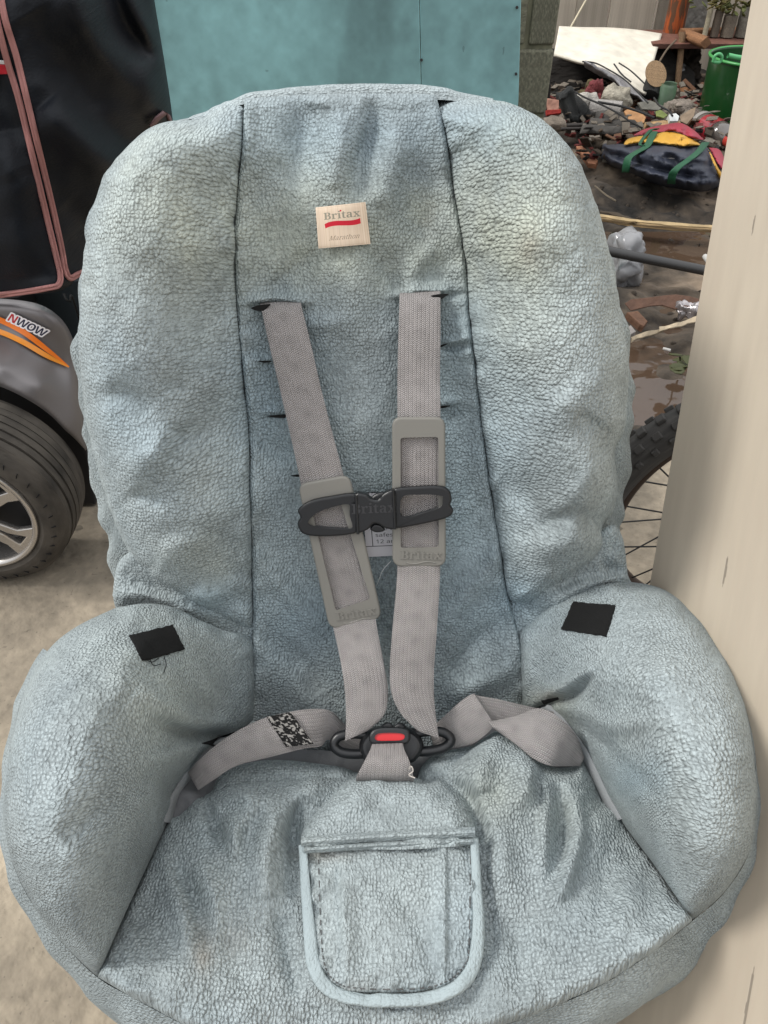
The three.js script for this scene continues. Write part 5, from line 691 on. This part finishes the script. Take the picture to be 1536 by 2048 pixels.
// steel bracket strips
{
  const fr = (pts, w, f) => tube(pts.map(([x, y]) => F(x, y, f)), w, pts.length * 8, 6);
  solo('steel_bracket', merge([fr([[1086, 212], [1087, 180], [1091, 165], [1098, 168], [1096, 200], [1090, 220]], 0.006, 3.4)]), M(0.02, 0.016, 0.014), 'bent black steel strip at the foot of the block wall', 'bracket');
  const t = thing('steel_rail', G(1145, 255), 'dark perforated steel rail lying beside the seat wing', 'rail'); part(t, 'bar', capped(G(1120, 252, 0.06), G(1168, 250, 0.06), 0.008, 4), M(0.03, 0.025, 0.022)); part(t, 'bar', capped(G(1122, 258, 0.06), G(1168, 257, 0.06), 0.006, 4), M(0.03, 0.025, 0.022)); part(t, 'cross_bar', capped(G(1166, 250, 0.06), G(1166, 258, 0.06), 0.006, 4), M(0.03, 0.025, 0.022));
  solo('black_cable', tube([[1150, 184], [1172, 196], [1200, 208], [1235, 226], [1262, 244], [1284, 256]].map(([x, y], i) => G(x, y, 0.14)), 0.0035, 60, 6), M(0.012, 0.012, 0.012), 'black cable slanting across the corrugated roofing', 'cable');
  solo('black_cable', tube([[1196, 204], [1240, 212], [1275, 222], [1310, 236]].map(([x, y]) => G(x, y, 0.13)), 0.0045, 50, 6), M(0.012, 0.012, 0.012), 'black cable running past the orange board piece', 'cable');
  solo('black_cable', tube([[1308, 196], [1320, 212], [1338, 222], [1345, 232]].map(([x, y]) => G(x, y, 0.14)), 0.0035, 40, 6), M(0.012, 0.012, 0.012), 'thin black cable curling over the green wrapper', 'cable');
  solo('twig', tube([F(1315, 130, 3.6), F(1332, 102, 3.65), F(1352, 80, 3.75)], 0.004, 20, 6), worn(0.30, 0.22, 0.15), 'thin bare twig leaning on the rusty orange post', 'twig');
  solo('straw', rod(F(1140, 57, 4.2), F(1172, 0, 4.3), 0.0045), M(0.65, 0.58, 0.42), 'pale straw leaning on the plank fence', 'straw');
  // pipe, bamboo strips, sticks
  solo('black_pipe', capped(G(1200, 499, 0.11), G(1450, 549, 0.06), 0.0125, 16), M(0.035, 0.034, 0.034, { roughness: 0.4 }), 'straight black pipe running under the plywood edge', 'pipe');
  const strip = (a, b, c, w, h, mat) => gridGeo(loft([[a, b, c].map(([x, y]) => G(x, y - w, h)), [a, b, c].map(([x, y]) => G(x, y, h + 0.0015)), [a, b, c].map(([x, y]) => G(x, y + w, h))], 60, 6, (p) => { p.y += 0.005 * fbm(p.x * 6, p.z * 90, 0, 2); p.z += 0.006 * fbm(p.x * 7, 2, 4, 2); }), 0.003);
  const bam = worn(0.52, 0.38, 0.20), bam2 = worn(0.40, 0.27, 0.13);
  solo('bamboo_strip', strip([1200, 437], [1290, 452], [1450, 462], 5, 0.03), bam2, 'broad brown bamboo strip lying across the earth', 'bamboo strip');
  solo('bamboo_strip', strip([1196, 432], [1300, 446], [1450, 457], 2.5, 0.045), bam, 'slim pale bamboo strip on top of the broad one', 'bamboo strip');
  solo('bamboo_strip', strip([1200, 425], [1240, 432], [1275, 444], 2, 0.04), M(0.05, 0.035, 0.02), 'short dark bamboo strip beside the right wing', 'bamboo strip');
  solo('stick', tube([G(1190, 372, 0.03), G(1215, 392, 0.035), G(1232, 402, 0.03)], 0.003, 20, 6), worn(0.42, 0.34, 0.24), 'thin pale stick touching the right wing', 'stick');
  solo('stick', strip([1318, 660], [1360, 650], [1410, 634], 4, 0.05), worn(0.52, 0.42, 0.29), 'pale split stick pointing at the plywood edge', 'stick');
  solo('stick', strip([1262, 680], [1285, 672], [1325, 662], 4, 0.04), worn(0.36, 0.29, 0.20), 'knotted brown stick ending at the pale split stick', 'stick');
  solo('white_chip', capped(G(1410, 513, 0.02), G(1420, 526, 0.02), 0.008, 8), M(0.45, 0.44, 0.42), 'white plastic chip above the black pipe at the board edge', 'chip');
  solo('white_chip', capped(G(1326, 697, 0.02), G(1341, 701, 0.02), 0.004, 6), M(0.4, 0.39, 0.37), 'thin white sliver above the puddle', 'chip');
  const wd = thing('green_weed', G(1362, 735), 'small green weed at the plywood edge by the puddle', 'weed'), wm = M(0.04, 0.045, 0.010, { roughness: 0.6 });
  for (let k = 0; k < 9; k++) { const q = G(rr(1345, 1385), rr(705, 740), rr(0.02, 0.06)); part(wd, 'leaf', put(new THREE.SphereGeometry(1, 8, 5).scale(rr(0.018, 0.032), 0.0025, rr(0.010, 0.016)), q, [rr(-0.5, 0.5), rr(0, 6), rr(-0.5, 0.5)]), wm); }
  part(wd, 'stem', rod(G(1362, 740), G(1360, 715, 0.05), 0.002), wm);
}
{ // muddy water
  const g = new THREE.PlaneGeometry(1.0, 1.15).rotateX(-Math.PI / 2).translate(0.86, -0.064, -1.76);
  const m = new THREE.Mesh(g, phy({ color: rgb(0.07, 0.045, 0.03), roughness: 0.06, bumpMap: tex(128, (u, v) => 0.5 + 0.5 * tfbm(u, v, 6, 3, 171), false, 3), bumpScale: 0.003 })); m.name = 'puddle'; tag(m, 'shallow muddy puddle at the edge of the slab', null, null, 'structure'); m.receiveShadow = true; scene.add(m);
}
{ // scattered litter: pebbles, chips and leaf crumbs nobody could count
  const peb = [], chip = [], pale = [];
  for (let k = 0; k < 900; k++) { const x = rr(0.3, 1.7), z = -rr(1.3, 4.2), y = groundY(x, z); const s = rr(0.003, 0.010) * (k % 9 ? 1 : 1.6); peb.push(put(new THREE.IcosahedronGeometry(1, 1).scale(s, s * 0.6, s * 0.8), V3(x, y, z), [rr(0, 3), rr(0, 3), 0])); }
  for (let k = 0; k < 560; k++) { const x = rr(0.7, 1.6), z = -rr(2.85, 3.75), y = Math.max(groundY(x, z), -0.03) + rr(0, 0.06); const cc = [[0.12, 0.085, 0.055], [0.2, 0.14, 0.09], [0.05, 0.045, 0.04], [0.35, 0.17, 0.09], [0.3, 0.05, 0.04], [0.5, 0.44, 0.36], [0.14, 0.17, 0.08]][k % 7 === 4 ? 4 : (k * 5) % 7], gg = box(rr(0.012, 0.07), rr(0.003, 0.008), rr(0.008, 0.035), 0.001); gg.setAttribute('color', new THREE.Float32BufferAttribute(new Array(gg.attributes.position.count).fill(cc).flat(), 3)); chip.push(put(gg, V3(x, y, z), [rr(-0.5, 0.5), rr(0, 3), rr(-0.5, 0.5)])); }
  for (let k = 0; k < 260; k++) { const x = rr(0.7, 1.5), z = -rr(2.95, 3.7), y = Math.max(groundY(x, z), -0.03) + rr(0.01, 0.08); pale.push(put(box(rr(0.012, 0.05), 0.003, rr(0.008, 0.03), 0.001), V3(x, y, z), [rr(-0.6, 0.6), rr(0, 3), rr(-0.6, 0.6)])); }
  tag(solo('pebbles', merge(peb), worn(0.15, 0.115, 0.085), 'pebbles and crumbs strewn over the earth', 'pebbles'), null, null, null, 'stuff');
  tag(solo('rubbish', mergeGeometries(chip), worn(1, 1, 1, { vertexColors: true }), 'crumbled mixed rubbish over the back of the yard', 'rubbish'), null, null, null, 'stuff');
  tag(solo('paper_scraps', merge(pale), worn(0.45, 0.38, 0.30), 'pale paper and chip scraps over the back of the yard', 'scraps'), null, null, null, 'stuff');
}

renderer.render(scene, camera);
